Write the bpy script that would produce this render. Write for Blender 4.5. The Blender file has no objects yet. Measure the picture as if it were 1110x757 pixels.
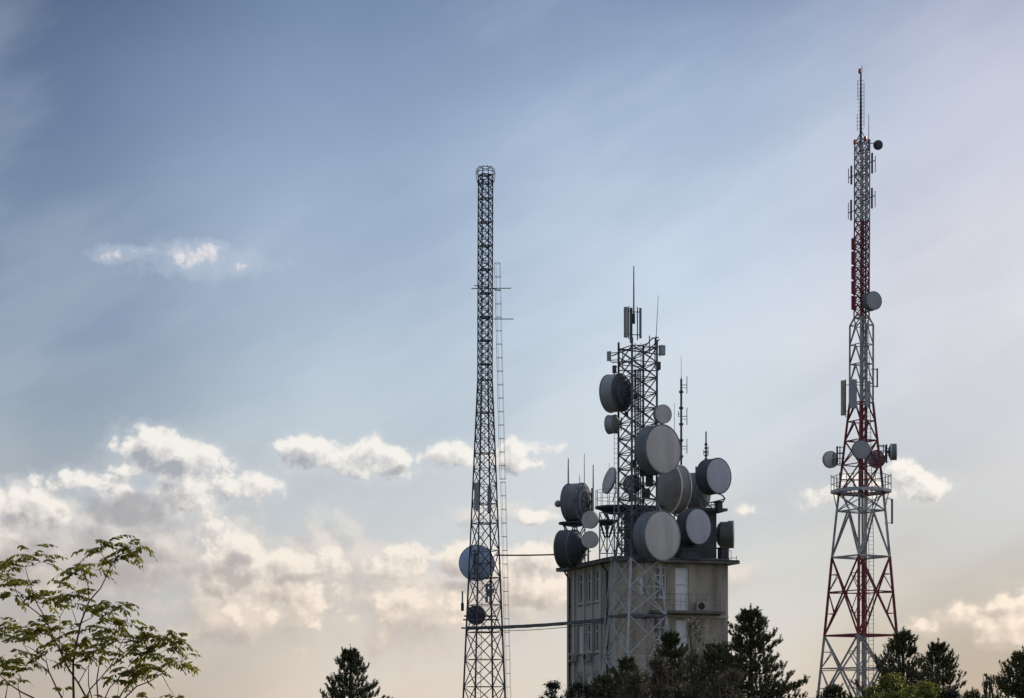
import bpy, math, random
import numpy as np
from mathutils import Vector, Matrix
R = math.radians
random.seed(7)
F = 2100.0; CX = 555.0; HY = 775.0; EYE = 1.6
scene = bpy.context.scene
COL = scene.collection

def P(px, py, D):                      # a photograph bearing at a real distance D
    return Vector(((px-CX)*D/F, D, EYE+(HY-py)*D/F))
def ZZ(py, D): return EYE+(HY-py)*D/F
def srgb(r, g, b):
    def f(c):
        c /= 255.0
        return c/12.92 if c <= 0.04045 else ((c+0.055)/1.055)**2.4
    return (f(r), f(g), f(b), 1.0)

# ------------------------------------------------------------------ materials
def nn(nt, t, **kw):
    n = nt.nodes.new(t)
    for k, v in kw.items(): setattr(n, k, v)
    return n
def mat(name, c1, c2=None, rough=0.6, metal=0.0, scale=3.0, bump=0.0, spec=0.5, streak=False, transl=0.0):
    m = bpy.data.materials.new(name); m.use_nodes = True
    nt = m.node_tree; b = nt.nodes['Principled BSDF']
    b.inputs['Roughness'].default_value = rough; b.inputs['Metallic'].default_value = metal
    b.inputs['Specular IOR Level'].default_value = spec
    c2 = c2 or tuple(x*0.7 for x in c1)
    tc = nn(nt, 'ShaderNodeTexCoord'); mp = nn(nt, 'ShaderNodeMapping')
    if streak: mp.inputs['Scale'].default_value = (1, 1, 0.18)
    no = nn(nt, 'ShaderNodeTexNoise'); no.inputs['Scale'].default_value = scale
    no.inputs['Detail'].default_value = 6; no.inputs['Roughness'].default_value = 0.65
    cr = nn(nt, 'ShaderNodeValToRGB')
    cr.color_ramp.elements[0].position = 0.33; cr.color_ramp.elements[1].position = 0.68
    cr.color_ramp.elements[0].color = (*c2[:3], 1); cr.color_ramp.elements[1].color = (*c1[:3], 1)
    L = nt.links.new
    L(tc.outputs['Object'], mp.inputs['Vector']); L(mp.outputs[0], no.inputs['Vector'])
    L(no.outputs['Fac'], cr.inputs[0]); L(cr.outputs[0], b.inputs['Base Color'])
    if bump:
        bu = nn(nt, 'ShaderNodeBump'); bu.inputs['Strength'].default_value = bump
        bu.inputs['Distance'].default_value = 0.03
        n2 = nn(nt, 'ShaderNodeTexNoise'); n2.inputs['Scale'].default_value = scale*9
        L(tc.outputs['Object'], n2.inputs['Vector']); L(n2.outputs['Fac'], bu.inputs['Height']); L(bu.outputs[0], b.inputs['Normal'])
    if transl:
        tr = nn(nt, 'ShaderNodeBsdfTranslucent'); L(cr.outputs[0], tr.inputs['Color'])
        mx = nn(nt, 'ShaderNodeMixShader'); mx.inputs[0].default_value = transl
        L(b.outputs[0], mx.inputs[1]); L(tr.outputs[0], mx.inputs[2])
        L(mx.outputs[0], nt.nodes['Material Output'].inputs['Surface'])
    return m
M = {}
M['steel_dark'] = mat('dark_painted_steel', (0.075,0.085,0.105), (0.045,0.05,0.065), 0.8, 0.0, 2)
M['steel_mid'] = mat('weathered_steel', (0.16,0.17,0.185), (0.07,0.075,0.085), 0.5, 0.3, 3)
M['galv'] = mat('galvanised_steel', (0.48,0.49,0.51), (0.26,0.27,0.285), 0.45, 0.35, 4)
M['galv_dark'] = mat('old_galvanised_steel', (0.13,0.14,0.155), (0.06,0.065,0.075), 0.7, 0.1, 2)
M['tower_white'] = mat('chalky_white_paint', (0.42,0.42,0.43), (0.15,0.145,0.14), 0.55, 0, 1.2)
M['tower_red'] = mat('faded_red_paint', (0.22,0.015,0.032), (0.10,0.010,0.018), 0.55, 0, 1.2)
M['tower_dark'] = mat('dark_tower_paint', (0.11,0.095,0.095), (0.05,0.04,0.042), 0.6, 0, 1.2)  # dark brownish tone, third paint slot of the banded tower
M['red_bright'] = mat('red_lamp_glass', (0.5,0.02,0.03), (0.4,0.02,0.03), 0.3)
M['radome'] = mat('radome_fabric', (0.60,0.575,0.545), (0.43,0.41,0.385), 0.7, 0, 1.3, streak=True)
M['radome_dim'] = mat('aged_radome', (0.33,0.34,0.36), (0.27,0.28,0.30), 0.55, 0, 1.0, streak=True)
M['radome_lilac'] = mat('bluish_radome', (0.47,0.48,0.56), (0.40,0.41,0.48), 0.6, 0, 1.3, streak=True)
M['radome_blue'] = mat('sky_tinted_reflector', (0.48,0.58,0.74), (0.36,0.45,0.6), 0.5, 0, 1.0)  # blue cast of the sky light is put into the reflector colour
M['drum_grey'] = mat('grey_drum_paint', (0.22,0.24,0.25), (0.13,0.14,0.15), 0.85, 0, 2, streak=True)
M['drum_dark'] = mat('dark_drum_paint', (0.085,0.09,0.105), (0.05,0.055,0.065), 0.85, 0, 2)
M['drum_brown'] = mat('brownish_reflector_paint', (0.27,0.25,0.225), (0.17,0.155,0.14), 0.55, 0, 1.2)
M['drum_green'] = mat('green_grey_drum', (0.12,0.145,0.14), (0.08,0.1,0.098), 0.5, 0, 2)
M['rim'] = mat('pale_rim', (0.7,0.7,0.7), (0.55,0.55,0.56), 0.4, 0.2, 3)
M['panel'] = mat('grey_antenna_plastic', (0.32,0.33,0.35), (0.24,0.25,0.27), 0.5, 0, 2)
M['panel_buff'] = mat('buff_antenna_plastic', (0.42,0.37,0.24), (0.3,0.26,0.17), 0.5, 0, 2)
M['concrete'] = mat('stained_render', (0.54,0.48,0.395), (0.21,0.187,0.15), 0.9, 0, 1.1, 0.3, streak=True)
M['concrete_light'] = mat('pale_render', (0.56,0.535,0.49), (0.38,0.36,0.325), 0.9, 0, 1.3, 0.3, streak=True)
M['slab'] = mat('roof_slab_concrete', (0.2,0.185,0.165), (0.1,0.095,0.085), 0.9, 0, 1.5, 0.3)
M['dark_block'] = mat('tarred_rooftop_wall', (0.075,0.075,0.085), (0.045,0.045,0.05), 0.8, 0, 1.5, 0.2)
M['glass'] = mat('window_glass', (0.03,0.035,0.045), (0.02,0.025,0.03), 0.08, 0, 1, spec=0.8)
M['curtain'] = mat('pale_curtained_glass', (0.80,0.82,0.86), (0.68,0.70,0.75), 0.25, 0, 3)
M['wframe'] = mat('white_window_frame', (0.78,0.78,0.76), (0.6,0.6,0.58), 0.5, 0, 5)
M['ac'] = mat('beige_metal_casing', (0.45,0.42,0.37), (0.33,0.31,0.27), 0.5, 0, 4)
M['black'] = mat('black_rubber', (0.03,0.03,0.033), (0.02,0.02,0.022), 0.7, 0, 4)
M['bark'] = mat('bark', (0.07,0.052,0.038), (0.035,0.027,0.02), 0.9, 0, 6, 0.4)
M['bark_pine'] = mat('pine_bark', (0.06,0.045,0.035), (0.03,0.022,0.018), 0.9, 0, 6, 0.4)
M['needles'] = mat('pine_needles', (0.11,0.115,0.038), (0.035,0.045,0.018), 0.6, 0, 1.6, transl=0.12)
M['needles_warm'] = mat('pine_needles_olive', (0.105,0.10,0.042), (0.04,0.045,0.022), 0.6, 0, 1.6, transl=0.15)
M['leaf'] = mat('ash_leaf', (0.36,0.33,0.04), (0.10,0.115,0.02), 0.5, 0, 2.2, transl=0.45)
M['leaf_dark'] = mat('dark_shrub_leaf', (0.06,0.08,0.04), (0.025,0.036,0.02), 0.55, 0, 2, transl=0.2)
M['leaf_yellow'] = mat('yellow_green_leaf', (0.33,0.34,0.045), (0.11,0.14,0.025), 0.5, 0, 1.4, transl=0.4)
M['leaf_brown'] = mat('dull_brownish_leaf', (0.20,0.165,0.11), (0.085,0.075,0.05), 0.6, 0, 2, transl=0.3)
M['leaf_pale'] = mat('sunlit_tone_leaf', (0.5,0.5,0.42), (0.3,0.3,0.24), 0.5, 0, 2, transl=0.4)  # pale tone paints in the look of leaves catching the sun
M['grass'] = mat('rough_grass', (0.07,0.085,0.03), (0.05,0.045,0.025), 0.95, 0, 0.4, 0.5)

# ------------------------------------------------------------------ mesh builder
class MB:
    def __init__(s): s.v = []; s.f = []; s.m = []
    def face(s, pts, m=0):
        n = len(s.v); s.v += [tuple(p) for p in pts]; s.f.append(tuple(range(n, n+len(pts)))); s.m.append(m)
    def beam(s, p, q, w, h=None, m=0):
        p = Vector(p); q = Vector(q); d = q-p
        if d.length < 1e-5: return s
        d.normalize(); h = h or w
        up = Vector((0,0,1)) if abs(d.z) < 0.95 else Vector((0,1,0))
        a = d.cross(up).normalized()*w/2; b = d.cross(a).normalized()*h/2
        n = len(s.v)
        for c in (p, q):
            for x in (a+b, a-b, -a-b, -a+b): s.v.append(tuple(c+x))
        for i in range(4):
            j = (i+1) % 4; s.f.append((n+i, n+j, n+4+j, n+4+i)); s.m.append(m)
        s.f.append((n+3, n+2, n+1, n)); s.f.append((n+4, n+5, n+6, n+7)); s.m += [m, m]
        return s
    def tube(s, pts, rad, n=6, m=0):
        pts = [Vector(p) for p in pts]
        if not isinstance(rad, (list, tuple)): rad = [rad]*len(pts)
        base = len(s.v); prev = None
        for i, p in enumerate(pts):
            d = (pts[min(i+1, len(pts)-1)]-pts[max(i-1, 0)]).normalized()
            if prev is None:
                up = Vector((0,0,1)) if abs(d.z) < 0.9 else Vector((1,0,0))
                a = d.cross(up).normalized()
            else: a = (prev-d*prev.dot(d)).normalized()
            prev = a; b = d.cross(a)
            for k in range(n):
                t = 2*math.pi*k/n; s.v.append(tuple(p+(a*math.cos(t)+b*math.sin(t))*rad[i]))
        for i in range(len(pts)-1):
            for k in range(n):
                k2 = (k+1) % n; o = base+i*n
                s.f.append((o+k, o+k2, o+n+k2, o+n+k)); s.m.append(m)
        s.f.append(tuple(base+k for k in reversed(range(n)))); s.f.append(tuple(base+(len(pts)-1)*n+k for k in range(n))); s.m += [m, m]
        return s
    def lathe(s, C, n, prof, seg=40, m=0):           # prof: (radius, distance along n)
        C = Vector(C); n = Vector(n).normalized()
        up = Vector((0,0,1)) if abs(n.z) < 0.9 else Vector((1,0,0))
        a = n.cross(up).normalized(); b = n.cross(a)
        base = len(s.v)
        for r, h in prof:
            for k in range(seg):
                t = 2*math.pi*k/seg; s.v.append(tuple(C+n*h+(a*math.cos(t)+b*math.sin(t))*max(r, 1e-4)))
        for i in range(len(prof)-1):
            for k in range(seg):
                k2 = (k+1) % seg; o = base+i*seg
                s.f.append((o+k, o+seg+k, o+seg+k2, o+k2)); s.m.append(m)
        return s
    def obox(s, c, ax, ay, az, m=0):                 # half-axis vectors
        c = Vector(c); n = len(s.v)
        for sx, sy, sz in ((-1,-1,-1),(1,-1,-1),(1,1,-1),(-1,1,-1),(-1,-1,1),(1,-1,1),(1,1,1),(-1,1,1)):
            s.v.append(tuple(c+ax*sx+ay*sy+az*sz))
        for f in ((3,2,1,0),(4,5,6,7),(0,1,5,4),(1,2,6,5),(2,3,7,6),(3,0,4,7)):
            s.f.append(tuple(n+i for i in f)); s.m.append(m)
        return s
    def build(s, name, mats, parent=None, smooth=False, bevel=0):
        if not isinstance(mats, (list, tuple)): mats = [mats]
        me = bpy.data.meshes.new(name)
        off = Vector((0,0,0)); q = parent
        while q is not None: off += q.location; q = q.parent
        me.from_pydata([(x-off.x, y-off.y, z-off.z) for x, y, z in s.v], [], s.f)
        for m in mats: me.materials.append(M[m] if isinstance(m, str) else m)
        if len(mats) > 1: me.polygons.foreach_set('material_index', s.m)
        if smooth:
            me.polygons.foreach_set('use_smooth', [True]*len(me.polygons))
            try: me.set_sharp_from_angle(angle=R(40))
            except Exception: pass
        me.update()
        o = bpy.data.objects.new(name, me); COL.objects.link(o)
        if parent: o.parent = parent
        if bevel:
            b = o.modifiers.new('edge', 'BEVEL'); b.width = bevel; b.segments = 2; b.limit_method = 'ANGLE'
        return o
def tag(o, label, cat, group=None):
    o['label'] = label; o['category'] = cat
    if group: o['group'] = group
    return o
def thing(name, label, cat, loc, group=None):
    o = bpy.data.objects.new(name, None); COL.objects.link(o); o.location = Vector(loc)
    o.empty_display_size = 0.3
    return tag(o, label, cat, group)
def lerp(a, b, t): return a+(b-a)*t
def interp(x, pts):
    if x <= pts[0][0]: return pts[0][1]
    for (a, u), (b, v) in zip(pts, pts[1:]):
        if x <= b: return u+(v-u)*(x-a)/(b-a)
    return pts[-1][1]

# ------------------------------------------------------------------ ground
g = MB(); N = 48; S = 3000.0
g.face([(-S,-S,0),(S,-S,0),(S,S,0),(-S,S,0)])
go = g.build('ground', 'grass'); go['kind'] = 'structure'

# ------------------------------------------------------------------ camera, lights
cam = bpy.data.cameras.new('camera'); co = bpy.data.objects.new('camera', cam); COL.objects.link(co)
co.location = (0,0,EYE); co.rotation_euler = (R(90),0,0)
cam.sensor_fit = 'HORIZONTAL'; cam.sensor_width = 36; cam.lens = 36*F/1110.0
cam.shift_y = (HY-757/2.0)/1110.0
cam.clip_start = 0.1; cam.clip_end = 9000
scene.camera = co
SUN_AZ, SUN_EL = 31.0, 21.0
sl = bpy.data.lights.new('sun', 'SUN'); so = bpy.data.objects.new('sun', sl); COL.objects.link(so)
sl.energy = 3.2; sl.angle = R(0.53); sl.color = (1.0, 0.86, 0.70)
sd = Vector((math.sin(R(SUN_AZ))*math.cos(R(SUN_EL)), math.cos(R(SUN_AZ))*math.cos(R(SUN_EL)), math.sin(R(SUN_EL))))
so.rotation_euler = (-sd).to_track_quat('-Z', 'Y').to_euler(); so.location = sd*200
scene.view_settings.view_transform = 'Standard'; scene.view_settings.look = 'None'
scene.view_settings.exposure = 0; scene.view_settings.gamma = 1
scene.render.engine = 'CYCLES'
scene.cycles.max_bounces = 5; scene.cycles.diffuse_bounces = 2; scene.cycles.transparent_max_bounces = 4
scene.cycles.use_denoising = True
scene.cycles.use_adaptive_sampling = True; scene.cycles.adaptive_threshold = 0.02; scene.cycles.adaptive_min_samples = 16
VEIL_OPACITY = 0.93
# ------------------------------------------------------------------ sky: Nishita air behind thin veil and cumulus
world = bpy.data.worlds.new('World'); scene.world = world; world.use_nodes = True
world.cycles.sampling_method = 'MANUAL'; world.cycles.sample_map_resolution = 512
wt = world.node_tree; wt.nodes.clear()
class G:
    def __init__(s, nt): s.nt = nt; s.L = nt.links.new
    def put(s, sock, v):
        if isinstance(v, bpy.types.NodeSocket): s.L(v, sock)
        elif v is not None: sock.default_value = v
    def math(s, op, a, b=None, c=None, clamp=False):
        n = nn(s.nt, 'ShaderNodeMath', operation=op, use_clamp=clamp)
        s.put(n.inputs[0], a); s.put(n.inputs[1], b)
        if c is not None: s.put(n.inputs[2], c)
        return n.outputs[0]
    def vm(s, op, a, b=None, out=0, scale=None):
        n = nn(s.nt, 'ShaderNodeVectorMath', operation=op)
        s.put(n.inputs[0], a)
        if b is not None: s.put(n.inputs[1], b)
        if scale is not None: s.put(n.inputs['Scale'], scale)
        return n.outputs[out]
    def mix(s, f, a, b):
        n = nn(s.nt, 'ShaderNodeMix', data_type='RGBA')
        s.put(n.inputs[0], f); s.put(n.inputs[6], a); s.put(n.inputs[7], b)
        return n.outputs[2]
    def noise(s, v, scale, detail=4, rough=0.5, col=False, lac=2.0, dist=0.0):
        n = nn(s.nt, 'ShaderNodeTexNoise', noise_dimensions='2D'); s.put(n.inputs['Vector'], v)
        n.inputs['Scale'].default_value = scale; n.inputs['Detail'].default_value = detail
        n.inputs['Roughness'].default_value = rough; n.inputs['Lacunarity'].default_value = lac
        n.inputs['Distortion'].default_value = dist
        return n.outputs['Color' if col else 'Fac']
    def smooth(s, x, a, b, lo=0.0, hi=1.0):
        n = nn(s.nt, 'ShaderNodeMapRange', interpolation_type='SMOOTHSTEP')
        s.put(n.inputs[0], x); n.inputs[1].default_value = a; n.inputs[2].default_value = b
        n.inputs[3].default_value = lo; n.inputs[4].default_value = hi
        return n.outputs[0]
def bear(px, py):                       # tangent-plane bearing -> angular sky coordinates (radians * F)
    a = math.atan((px-CX)/F); e = math.atan((HY-py)/math.hypot(F, px-CX))
    return CX+F*a, HY-F*e
def cloud_group(name, blobs, warp, na, ns, va, vs, gain):
    gt = bpy.data.node_groups.new(name, 'ShaderNodeTree')
    gt.interface.new_socket('P', in_out='INPUT', socket_type='NodeSocketVector')
    gt.interface.new_socket('D', in_out='OUTPUT', socket_type='NodeSocketFloat')
    gi = gt.nodes.new('NodeGroupInput'); go_ = gt.nodes.new('NodeGroupOutput')
    q = G(gt); Pn = gi.outputs[0]
    w = q.vm('SUBTRACT', q.noise(Pn, 1/60.0, 3, 0.5, True), (0.5,0.5,0.5))
    Q = q.vm('MULTIPLY_ADD', w, (warp,warp*0.7,0)); Q.node.inputs[2].default_value = (0,0,0); q.L(Pn, Q.node.inputs[2])
    best = None
    for (x, y, rx, ry, wt_) in blobs:
        x, y = bear(x, y)
        dn = nn(gt, 'ShaderNodeVectorMath', operation='MULTIPLY_ADD'); q.L(Q, dn.inputs[0])
        dn.inputs[1].default_value = (1/rx, 1/ry, 0); dn.inputs[2].default_value = (-x/rx, -y/ry, 0); d = dn.outputs[0]
        l = q.vm('DOT_PRODUCT', d, d, out=1)
        v = q.math('SUBTRACT', wt_, l)
        if best is None: best = v
        else: best = q.math('SMOOTH_MAX', best, v, 0.25)
    best = q.math('MAXIMUM', best, -5.0)
    n = q.math('MULTIPLY', q.math('SUBTRACT', q.noise(Pn, ns, 8, 0.58), 0.5), na)
    d = q.math('ADD', q.math('MULTIPLY', best, gain), n)
    if va:
        wv = q.vm('MULTIPLY_ADD', q.vm('SUBTRACT', q.noise(Pn, vs*1.3, 4, 0.6, True), (0.5,0.5,0.5)), (0.7/vs,0.7/vs,0)); q.L(Pn, wv.node.inputs[2])
        vo = nn(gt, 'ShaderNodeTexVoronoi', feature='F1', voronoi_dimensions='2D'); q.put(vo.inputs['Vector'], wv)
        vo.inputs['Scale'].default_value = vs; vo.inputs['Detail'].default_value = 3
        vo.inputs['Roughness'].default_value = 0.55
        vo.normalize = True
        d = q.math('ADD', d, q.math('MULTIPLY', q.math('SUBTRACT', 0.38, vo.outputs['Distance']), va))
    q.L(d, go_.inputs[0])
    return gt
q = G(wt)
tc = nn(wt, 'ShaderNodeTexCoord'); dirv = q.vm('NORMALIZE', tc.outputs['Generated'])
sx = nn(wt, 'ShaderNodeSeparateXYZ'); q.L(dirv, sx.inputs[0])
az = q.math('ARCTAN2', sx.outputs[0], sx.outputs[1]); el = q.math('ARCSINE', sx.outputs[2])
U = q.math('MULTIPLY_ADD', az, F, CX); V = q.math('MULTIPLY_ADD', el, -F, HY)
cb = nn(wt, 'ShaderNodeCombineXYZ'); q.L(U, cb.inputs[0]); q.L(V, cb.inputs[1]); PP = cb.outputs[0]

# thin high veil: four bearings, each with its colours from zenith to horizon
YS = [-500, -120, 0, 120, 240, 360, 480, 600, 700, 775]  # first entry, overhead and out of view, is brightened to add ambient light
VE = {
 0:    [(150,165,192),(60,80,112),(74,94,128),(98,120,152),(120,140,168),(128,148,174),(158,170,183),(175,176,178),(180,172,166),(186,170,156)],
 370:  [(155,170,196),(104,126,160),(115,137,170),(140,161,192),(160,180,206),(178,195,213),(193,206,217),(206,208,209),(216,206,196),(224,210,196)],
 740:  [(165,178,200),(112,134,170),(126,148,182),(170,189,215),(196,211,230),(208,220,233),(208,217,226),(209,211,211),(218,212,204),(224,213,200)],
 1110: [(170,182,204),(150,158,188),(160,169,198),(192,198,218),(212,213,226),(219,220,229),(212,214,220),(195,195,195),(188,177,162),(190,174,156)],
}
import json
VN = 0.0   # filled by calibration
def ramp(cols):
    r = nn(wt, 'ShaderNodeValToRGB'); cr = r.color_ramp; cr.interpolation = 'B_SPLINE' if False else 'LINEAR'
    for i, (y, c) in enumerate(zip(YS, cols)):
        yb = bear(CX, y)[1]; pos = (yb+600)/1400.0
        if i == 0: e = cr.elements[0]; e.position = pos
        elif i == 1: e = cr.elements[1]; e.position = pos
        else: e = cr.elements.new(pos)
        e.color = srgb(*c)
    q.L(q.math('DIVIDE', q.math('ADD', V, 600.0), 1400.0), r.inputs[0]); return r.outputs[0]
# broad drift so the veil has no straight bands
drift = q.vm('MULTIPLY', q.vm('SUBTRACT', q.noise(q.vm('MULTIPLY', PP, (1,1.6,1)), 1/420.0, 4, 0.5, True), (0.5,0.5,0.5)), (150,110,0))
Ud = q.math('ADD', U, nn(wt, 'ShaderNodeSeparateXYZ').outputs[0]) if False else None
sd2 = nn(wt, 'ShaderNodeSeparateXYZ'); q.L(q.vm('ADD', PP, drift), sd2.inputs[0])
Uw, Vw = sd2.outputs[0], sd2.outputs[1]
V_keep = V; V = Vw
rs = [ramp(VE[k]) for k in (0, 370, 740, 1110)]
V = V_keep
xb = [bear(k, 400)[0] for k in (0, 370, 740, 1110)]
veil = q.mix(q.smooth(Uw, xb[0], xb[1]), rs[0], rs[1])
veil = q.mix(q.smooth(Uw, xb[1], xb[2]), veil, rs[2])
veil = q.mix(q.smooth(Uw, xb[2], xb[3]), veil, rs[3])
# faint streaks of cirrus, sloping up to the right
rot = nn(wt, 'ShaderNodeMapping'); rot.inputs['Rotation'].default_value = (0,0,R(26))
q.L(PP, rot.inputs[0])
st = q.noise(q.vm('MULTIPLY', rot.outputs[0], (0.30,1,1)), 1/130.0, 6, 0.52)
veil = q.mix(q.smooth(st, 0.42, 0.74, 0, 0.20), veil, srgb(212,220,232))
veil = q.mix(q.smooth(st, 0.56, 0.28, 0, 0.15), veil, srgb(112,132,166))
glx, gly = bear(1150, 250)
gl = q.vm('MULTIPLY', q.vm('SUBTRACT', PP, (glx, gly, 0)), (1/120.0, 1/330.0, 0))
glow = q.math('POWER', 2.718, q.math('MULTIPLY', q.vm('DOT_PRODUCT', gl, gl, out=1), -1.0))
veil = q.mix(q.math('MULTIPLY', glow, 0.02), veil, srgb(232,214,218))

def grp(gt, vec):
    n = nn(wt, 'ShaderNodeGroup'); n.node_tree = gt; q.put(n.inputs[0], vec); return n.outputs[0]
# 1. soft grey-pink stratocumulus low in the sky
soft = cloud_group('soft_cloud_bank', [
 (60,600,150,60,1.0),(190,600,120,60,0.9),(250,665,130,40,0.8),(420,655,170,55,1.0),(590,635,90,60,0.9),
 (140,560,70,26,1.1),(400,640,200,50,0.7),(560,650,110,44,.7),(20,560,70,34,1.0),(330,600,90,34,0.8),(700,640,160,50,0.4),(1090,672,60,26,0.4),(560,560,70,14,0.6)],
 70, 3.2, 1/80.0, 0.7, 1/60.0, 0.7)
ds = grp(soft, PP); dsl = grp(soft, q.vm('ADD', PP, (10,-16,0)))
sl_ = q.math('MULTIPLY_ADD', q.math('SUBTRACT', ds, dsl), 0.9, 0.5, clamp=True)
lowwarm = q.smooth(V, 500, 690)
s_sh = q.mix(lowwarm, srgb(164,170,180), srgb(190,180,176)); s_li = q.mix(lowwarm, srgb(226,224,222), srgb(236,220,206))
veil = q.mix(q.smooth(ds, -0.25, 0.7, 0, 0.88), veil, q.mix(sl_, s_sh, s_li))
# 2. cumulus
cum = cloud_group('cumulus', [
 (162,484,40,20,1.35),(205,496,34,22,1.25),(240,512,26,20,.9),(270,527,34,18,1.1),(84,522,50,18,1.05),(125,545,34,22,.7),
 (34,552,48,26,1.2),(-20,570,60,40,1.0),(205,540,32,36,1.25),(60,590,44,18,.5),(228,580,36,20,1.15),(252,602,40,20,1.2),(245,622,42,22,1.1),(300,614,44,20,1.1),
 (350,614,48,18,1.05),(330,640,66,24,.85),(275,664,50,16,.8),(60,628,30,18,.7),(130,505,34,14,.7),
 (335,492,46,18,1.0),(385,497,48,21,1.1),(432,501,44,19,1.0),(485,498,38,19,.95),(562,496,42,18,.95),(600,490,24,12,0.6),
 (430,610,64,18,0.95),(500,608,64,18,1.0),(578,608,54,18,1.0),(420,652,100,30,0.7),(570,560,44,9,0.55),(580,640,54,26,0.8),(480,676,60,10,.3),
 (985,520,38,18,1.1),(945,525,28,15,.8),(1018,522,22,13,.8),(888,538,26,14,.75),(1090,655,38,22,1.0),(1050,662,24,11,.7),(1105,680,40,18,.9),(1070,676,24,12,.7),
 (990,678,30,12,.4),(815,554,24,10,.15)],
 30, 3.7, 1/60.0, 1.15, 1/30.0, 0.68)
dc = grp(cum, PP); dcl = grp(cum, q.vm('ADD', PP, (6,-10,0)))
lt = q.math('MULTIPLY_ADD', q.math('SUBTRACT', dc, dcl), 1.0, 0.58)
lt = q.math('ADD', lt, q.smooth(dc, 0.35, 1.5, 0.12, -0.38), clamp=True)
c_sh = q.mix(lowwarm, srgb(166,169,178), srgb(196,183,176)); c_li = q.mix(lowwarm, srgb(250,245,238), srgb(250,234,219))
veil2 = q.mix(q.smooth(dc, -0.75, 0.2, 0, 0.28), veil, q.mix(lowwarm, srgb(214,218,222), srgb(222,211,200)))
veil2 = q.mix(q.smooth(dc, -0.06, 0.52, 0, 0.94), veil2, q.mix(lt, c_sh, c_li))
# smoky shaded undersides of the heap on the left
sh = cloud_group('cloud_underside', [(135,556,52,14,1.4),(60,590,60,18,1.0),(165,600,44,14,.8),(90,625,80,20,.8),(208,618,26,16,.6),(20,610,50,20,.6),(262,606,22,7,.2),
  (500,636,60,9,.55),(390,640,50,8,.5),(330,628,30,6,.4),(560,660,50,8,.4),(425,508,50,6,.35),(1075,668,24,7,.5)], 44, 2.2, 1/60.0, 0.9, 1/40.0, 0.5)
dh = grp(sh, PP)
veil2 = q.mix(q.smooth(dh, -0.2, 0.65, 0, 0.85), veil2, q.mix(lowwarm, srgb(156,160,168), srgb(182,172,170)))
# 3. small torn puffs high on the left
pf = cloud_group('torn_puffs', [(212,279,28,14,1.15),(200,284,22,9,.6),(230,272,16,10,.9),(126,275,26,8,.55),(160,274,26,5,.2),(258,291,14,7,.5),(215,285,80,20,-0.1)],
 18, 2.3, 1/22.0, 0.9, 1/12.0, 0.7)
dp = grp(pf, PP); 
veil2 = q.mix(q.smooth(dp, -1.1, 0.2, 0, 0.42), veil2, srgb(196,204,220))
veil2 = q.mix(q.smooth(dp, 0.15, 0.95, 0, 0.9), veil2, srgb(236,232,232))

sky = nn(wt, 'ShaderNodeTexSky', sky_type='NISHITA'); sky.sun_disc = False
sky.sun_elevation = R(SUN_EL); sky.sun_rotation = R(SUN_AZ); sky.air_density = 1.2; sky.dust_density = 1.0; sky.ozone_density = 1.5
bN = nn(wt, 'ShaderNodeBackground'); q.L(sky.outputs[0], bN.inputs[0]); bN.inputs[1].default_value = 0.08
bV = nn(wt, 'ShaderNodeBackground'); q.L(veil2, bV.inputs[0]); bV.inputs[1].default_value = 1.0
mx = nn(wt, 'ShaderNodeMixShader'); q.L(bN.outputs[0], mx.inputs[1]); q.L(bV.outputs[0], mx.inputs[2]); mx.inputs[0].default_value = VEIL_OPACITY
ow = nn(wt, 'ShaderNodeOutputWorld'); q.L(mx.outputs[0], ow.inputs[0])
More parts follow.
